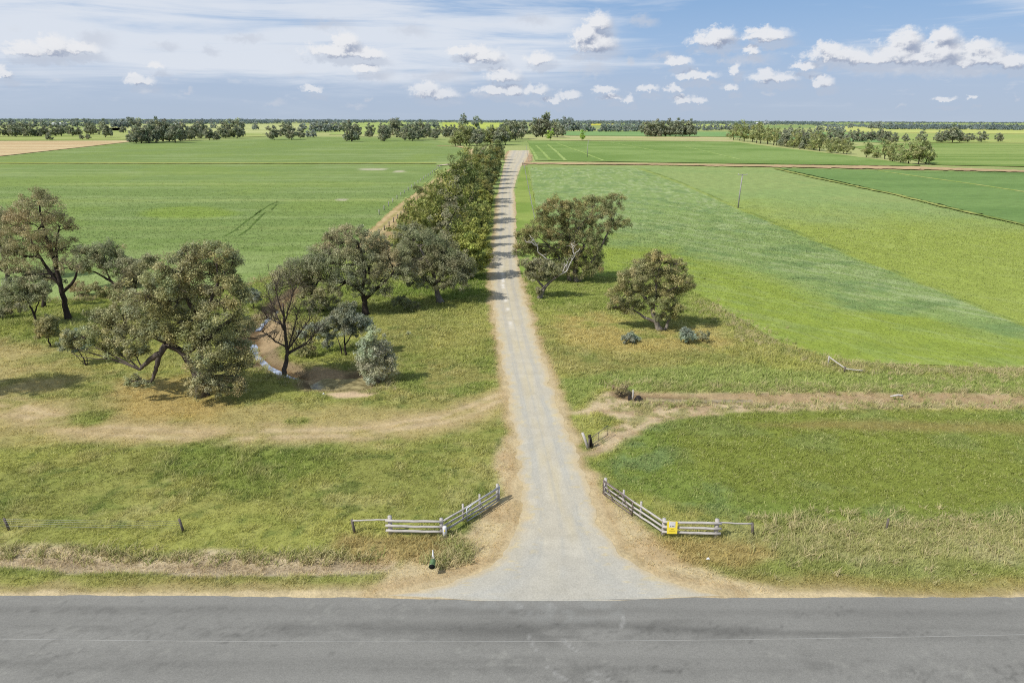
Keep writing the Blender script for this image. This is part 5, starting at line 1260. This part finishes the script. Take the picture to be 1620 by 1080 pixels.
# ------------------------------------------------------------------ sun, sky
SUN_EL = R(48); SH = unit((.83, .56, 0))
sd_ = bpy.data.lights.new('sun', 'SUN'); sd_.energy = 4.6; sd_.angle = R(.53); sd_.color = (1, .97, .92)
so = bpy.data.objects.new('sun', sd_); link(so)
dirv = Vector((SH[0]*math.cos(SUN_EL), SH[1]*math.cos(SUN_EL), -math.sin(SUN_EL)))
so.rotation_euler = dirv.to_track_quat('-Z', 'Y').to_euler()
so.location = (-40, -30, 60)
world = bpy.data.worlds.new('World'); scn.world = world; world.use_nodes = True
NT = world.node_tree; N = NT.nodes; L = NT.links; N.clear()
STR = .10
sky = nod(N, 'ShaderNodeTexSky', sky_type='NISHITA'); sky.sun_disc = False
sky.sun_elevation = SUN_EL; sky.sun_rotation = math.atan2(-SH[0], -SH[1]); sky.air_density = 1.0; sky.dust_density = .8; sky.ozone_density = 1.6
tc = nod(N, 'ShaderNodeTexCoord'); sep = nod(N, 'ShaderNodeSeparateXYZ'); L.new(tc.outputs['Generated'], sep.inputs[0])
def mth(op, a, b=None, c=None, tree=None, clamp=False):
    t = tree or NT; n = t.nodes.new('ShaderNodeMath'); n.operation = op; n.use_clamp = clamp
    for i, v in enumerate((a, b, c)):
        if v is None: continue
        if isinstance(v, (int, float)): n.inputs[i].default_value = v
        else: t.links.new(v, n.inputs[i])
    return n.outputs[0]
def mrange(v, a, b, c=0., d=1., tree=None):
    t = tree or NT; n = t.nodes.new('ShaderNodeMapRange'); n.interpolation_type = 'SMOOTHSTEP'; t.links.new(v, n.inputs['Value'])
    for k, q in zip(('From Min', 'From Max', 'To Min', 'To Max'), (a, b, c, d)): n.inputs[k].default_value = q
    return n.outputs[0]
SC = 1000.0
az = mth('MULTIPLY', mth('ARCTAN2', sep.outputs[0], sep.outputs[1]), SC)
el = mth('MULTIPLY', mth('ARCSINE', sep.outputs[2]), SC)
cmb = nod(N, 'ShaderNodeCombineXYZ'); L.new(az, cmb.inputs[0]); L.new(el, cmb.inputs[1])
def azel(px, py):
    d = ray(px, py); d = d/np.linalg.norm(d); return math.atan2(d[0], d[1])*SC, math.asin(d[2])*SC
def blob(px, py, rx_, ry_):
    a, e = azel(px, py); a1, _ = azel(px+rx_, py); _, e1 = azel(px, py-ry_); return a, e, abs(a1-a), abs(e1-e)
SOLID = [(1450, 90, 95, 13), (1560, 94, 70, 12), (1370, 90, 60, 9), (40, 76, 34, 13), (85, 70, 26, 18), (125, 74, 30, 13), (10, 118, 12, 8), (2, 108, 10, 10), (222, 126, 22, 11), (215, 119, 10, 8), (536, 78, 46, 14), (546, 63, 22, 15), (580, 84, 28, 10), (578, 108, 20, 8), (243, 101, 16, 8), (494, 139, 15, 6), (690, 146, 36, 12), (676, 136, 20, 10),
         (728, 79, 18, 8), (766, 88, 32, 14), (757, 78, 20, 10), (796, 118, 26, 13), (782, 140, 26, 9), (812, 142, 16, 9), (853, 91, 23, 12), (940, 62, 34, 22), (947, 32, 20, 18), (930, 48, 20, 16), (1128, 60, 36, 15), (1140, 50, 22, 12), (1212, 54, 38, 12), (1200, 46, 20, 8), (1188, 80, 14, 8), (1100, 118, 34, 9), (1224, 121, 38, 11), (1212, 114, 14, 8), (1163, 108, 7, 12), (1302, 127, 17, 9), (1158, 138, 9, 7),
         (1325, 84, 52, 13), (1310, 74, 24, 11), (1420, 78, 40, 24), (1434, 58, 26, 16), (1490, 76, 44, 26), (1492, 54, 24, 16), (1552, 84, 46, 18), (1548, 68, 26, 12), (1600, 92, 34, 16), (1385, 92, 50, 12), (1272, 103, 20, 8), (900, 149, 18, 8), (874, 157, 14, 6), (960, 141, 17, 6), (966, 152, 18, 6), (992, 156, 10, 7), (1024, 139, 17, 7), (1068, 140, 13, 7), (1105, 157, 13, 7), (1080, 156, 14, 7), (1495, 156, 17, 5), (1536, 152, 8, 5), (1072, 96, 22, 9), (848, 140, 18, 10)]
FAINT = [(1450, 104, 170, 20), (1330, 98, 70, 12), (700, 120, 60, 14), (770, 150, 40, 8), (100, 90, 80, 12), (940, 110, 40, 14), (1180, 95, 60, 14), (150, 64, 40, 18), (650, 50, 36, 15), (1022, 34, 26, 14), (845, 32, 34, 12), (605, 118, 26, 14), (270, 76, 18, 10), (336, 80, 16, 8), (436, 164, 20, 6), (565, 169, 18, 5), (582, 158, 10, 6), (998, 97, 8, 10), (1050, 90, 28, 12), (1440, 108, 130, 16), (1520, 116, 80, 12), (840, 165, 30, 6), (1605, 158, 8, 5), (1425, 168, 10, 3), (915, 92, 16, 8), (520, 40, 50, 12), (390, 60, 40, 8), (1215, 148, 14, 5), (300, 142, 10, 5), (1140, 96, 10, 6)]
def cloud_group(name, blobs, amp1, amp2, off, flat=False):
    g = bpy.data.node_groups.new(name, 'ShaderNodeTree')
    g.interface.new_socket('Vector', in_out='INPUT', socket_type='NodeSocketVector'); g.interface.new_socket('Density', in_out='OUTPUT', socket_type='NodeSocketFloat')
    gi = g.nodes.new('NodeGroupInput'); go = g.nodes.new('NodeGroupOutput')
    def nz(scale, amp, det):
        m = g.nodes.new('ShaderNodeVectorMath'); m.operation = 'MULTIPLY'; m.inputs[1].default_value = (1/scale, 1.15/scale, 1); g.links.new(gi.outputs[0], m.inputs[0])
        n = g.nodes.new('ShaderNodeTexNoise'); n.inputs['Scale'].default_value = 1; n.inputs['Detail'].default_value = det; n.inputs['Roughness'].default_value = .64; g.links.new(m.outputs[0], n.inputs['Vector'])
        s = g.nodes.new('ShaderNodeVectorMath'); s.operation = 'SUBTRACT'; s.inputs[1].default_value = (.5, .5, .5); g.links.new(n.outputs['Color'], s.inputs[0])
        q = g.nodes.new('ShaderNodeVectorMath'); q.operation = 'MULTIPLY'; q.inputs[1].default_value = (amp, amp*.8, 0); g.links.new(s.outputs[0], q.inputs[0]); return q.outputs[0], n.outputs['Fac']
    d1, f1 = nz(off, amp1, 6)
    va = g.nodes.new('ShaderNodeVectorMath'); va.operation = 'ADD'; g.links.new(gi.outputs[0], va.inputs[0]); g.links.new(d1, va.inputs[1])
    cur = None
    for (px, py, rx_, ry_) in blobs:
        a, e, ra, re = blob(px, py, rx_, ry_)
        m = g.nodes.new('ShaderNodeVectorMath'); m.operation = 'MULTIPLY_ADD'; m.inputs[1].default_value = (1/ra, 1/re, 0); m.inputs[2].default_value = (-a/ra, -e/re, 0); g.links.new(va.outputs[0], m.inputs[0])
        if flat:
            m.inputs[2].default_value = (-a/ra, -(e-.35*re)/re, 0)
            q = g.nodes.new('ShaderNodeVectorMath'); q.operation = 'MULTIPLY'; q.inputs[1].default_value = (-1, -1.9, 0); g.links.new(m.outputs[0], q.inputs[0])
            mm = g.nodes.new('ShaderNodeVectorMath'); mm.operation = 'MAXIMUM'; g.links.new(m.outputs[0], mm.inputs[0]); g.links.new(q.outputs[0], mm.inputs[1]); m = mm
        l = g.nodes.new('ShaderNodeVectorMath'); l.operation = 'LENGTH'; g.links.new(m.outputs[0], l.inputs[0])
        cur = l.outputs['Value'] if cur is None else mth('SMOOTH_MIN', cur, l.outputs['Value'], .25, tree=g)
    o = mth('SUBTRACT', 1.0, cur, tree=g)
    o = mth('ADD', o, mth('MULTIPLY', mth('SUBTRACT', f1, .5, tree=g), amp2, tree=g), tree=g)
    g.links.new(o, go.inputs[0]); return g
gS = cloud_group('cumulus', SOLID, 26, 1.45, 13, True)
gF = cloud_group('cumulus_wisp', FAINT, 34, 1.3, 22)
def use(g, vec):
    n = N.new('ShaderNodeGroup'); n.node_tree = g; L.new(vec, n.inputs[0]); return n.outputs[0]
sh = nod(N, 'ShaderNodeVectorMath', operation='ADD'); sh.inputs[1].default_value = (-6, 10, 0); L.new(cmb.outputs[0], sh.inputs[0])
d0 = use(gS, cmb.outputs[0]); d1 = use(gS, sh.outputs[0]); dF = use(gF, cmb.outputs[0])
aS = mrange(d0, -.42, .36); aF = mth('MULTIPLY', mrange(dF, -.15, .9), .62)
lit = mrange(mth('SUBTRACT', d0, d1), -.62, .48)
cS = nod(N, 'ShaderNodeMix', data_type='RGBA'); L.new(lit, cS.inputs['Factor'])
def rgb(c, k=1.0): return tuple(lin(c)*k/STR)+(1,)
cS.inputs['A'].default_value = rgb((152, 163, 186)); cS.inputs['B'].default_value = rgb((235, 236, 239))
# base sky
hsv = nod(N, 'ShaderNodeMix', data_type='RGBA')
hzn = mrange(el, 25, 215, .96, .7); L.new(hzn, hsv.inputs['Factor']); L.new(sky.outputs[0], hsv.inputs['A'])
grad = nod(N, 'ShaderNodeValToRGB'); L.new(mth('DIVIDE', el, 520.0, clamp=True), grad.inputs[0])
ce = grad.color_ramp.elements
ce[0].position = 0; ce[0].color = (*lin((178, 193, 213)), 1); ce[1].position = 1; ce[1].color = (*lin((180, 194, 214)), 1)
for pos, c3 in ((.08, (174, 192, 217)), (.19, (156, 186, 224)), (.33, (128, 170, 220)), (.62, (92, 140, 204)), (.78, (130, 164, 208)), (.9, (168, 186, 212))):  # upper stops paled above the view to add fill light
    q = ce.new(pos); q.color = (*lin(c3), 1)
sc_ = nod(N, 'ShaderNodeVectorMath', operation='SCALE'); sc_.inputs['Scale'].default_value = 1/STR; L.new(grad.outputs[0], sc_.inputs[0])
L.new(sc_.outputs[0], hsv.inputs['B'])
# cirrus veil
mv = nod(N, 'ShaderNodeVectorMath', operation='MULTIPLY'); mv.inputs[1].default_value = (1/330, 1/26, 1); L.new(cmb.outputs[0], mv.inputs[0])
cn = nod(N, 'ShaderNodeTexNoise'); cn.inputs['Scale'].default_value = 1; cn.inputs['Detail'].default_value = 7; cn.inputs['Roughness'].default_value = .6; cn.inputs['Distortion'].default_value = .5; L.new(mv.outputs[0], cn.inputs['Vector'])
mv2 = nod(N, 'ShaderNodeVectorMath', operation='MULTIPLY'); mv2.inputs[1].default_value = (1/260, 1/90, 1); L.new(cmb.outputs[0], mv2.inputs[0])
cn2 = nod(N, 'ShaderNodeTexNoise'); cn2.inputs['Scale'].default_value = 1; cn2.inputs['Detail'].default_value = 4; L.new(mv2.outputs[0], cn2.inputs['Vector'])
mL = mth('MULTIPLY', mrange(az, 330, -120), mrange(el, 22, 75))
mL = mth('MULTIPLY', mL, mrange(el, 210, 150, .35, 1))
ci = mrange(mth('ADD', mth('ADD', cn.outputs['Fac'], mth('MULTIPLY', cn2.outputs['Fac'], .55)), mth('MULTIPLY', mL, .33)), .78, 1.14)
ci = mth('MULTIPLY', ci, mrange(el, 10, 60, .15, .85))
m1 = nod(N, 'ShaderNodeMix', data_type='RGBA'); L.new(ci, m1.inputs['Factor']); L.new(hsv.outputs['Result'], m1.inputs['A']); m1.inputs['B'].default_value = rgb((226, 231, 239))
m2 = nod(N, 'ShaderNodeMix', data_type='RGBA'); L.new(aF, m2.inputs['Factor']); L.new(m1.outputs['Result'], m2.inputs['A']); m2.inputs['B'].default_value = rgb((198, 205, 218))
aG = mth('MULTIPLY', mrange(d1, -.55, .5), mrange(el, 5, 90, .35, .62))
mG = nod(N, 'ShaderNodeMix', data_type='RGBA'); L.new(aG, mG.inputs['Factor']); L.new(m2.outputs['Result'], mG.inputs['A']); mG.inputs['B'].default_value = rgb((186, 195, 211))
mp_ = nod(N, 'ShaderNodeVectorMath', operation='MULTIPLY'); mp_.inputs[1].default_value = (1/34, 1/13, 1); L.new(cmb.outputs[0], mp_.inputs[0])
pn = nod(N, 'ShaderNodeTexNoise'); pn.inputs['Scale'].default_value = 1; pn.inputs['Detail'].default_value = 6; pn.inputs['Roughness'].default_value = .55; L.new(mp_.outputs[0], pn.inputs['Vector'])
ap = mth('MULTIPLY', mth('MULTIPLY', mrange(pn.outputs['Fac'], .58, .78), mrange(el, 14, 32)), mrange(el, 125, 70, 0, .5))
mP = nod(N, 'ShaderNodeMix', data_type='RGBA'); L.new(ap, mP.inputs['Factor']); L.new(mG.outputs['Result'], mP.inputs['A']); mP.inputs['B'].default_value = rgb((212, 217, 226))
m3 = nod(N, 'ShaderNodeMix', data_type='RGBA'); L.new(mth('MULTIPLY', aS, mrange(el, 5, 110, .7, .93)), m3.inputs['Factor']); L.new(mP.outputs['Result'], m3.inputs['A']); L.new(cS.outputs['Result'], m3.inputs['B'])
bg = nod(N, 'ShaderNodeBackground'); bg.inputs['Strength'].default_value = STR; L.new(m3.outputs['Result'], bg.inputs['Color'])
wo = nod(N, 'ShaderNodeOutputWorld'); L.new(bg.outputs[0], wo.inputs[0])
world.cycles.sampling_method = 'MANUAL'; world.cycles.sample_map_resolution = 512

scn.view_settings.view_transform = 'Standard'; scn.view_settings.look = 'None'; scn.view_settings.exposure = 0; scn.view_settings.gamma = 1
scn.render.engine = 'CYCLES'; scn.cycles.pixel_filter_type = 'BLACKMAN_HARRIS'; scn.cycles.filter_width = 1.05
scn.cycles.max_bounces = 5; scn.cycles.diffuse_bounces = 2; scn.cycles.glossy_bounces = 2; scn.cycles.transmission_bounces = 2; scn.cycles.use_denoising = False
scn.cycles.caustics_reflective = False; scn.cycles.caustics_refractive = False
scn.render.resolution_x = 1024; scn.render.resolution_y = 682
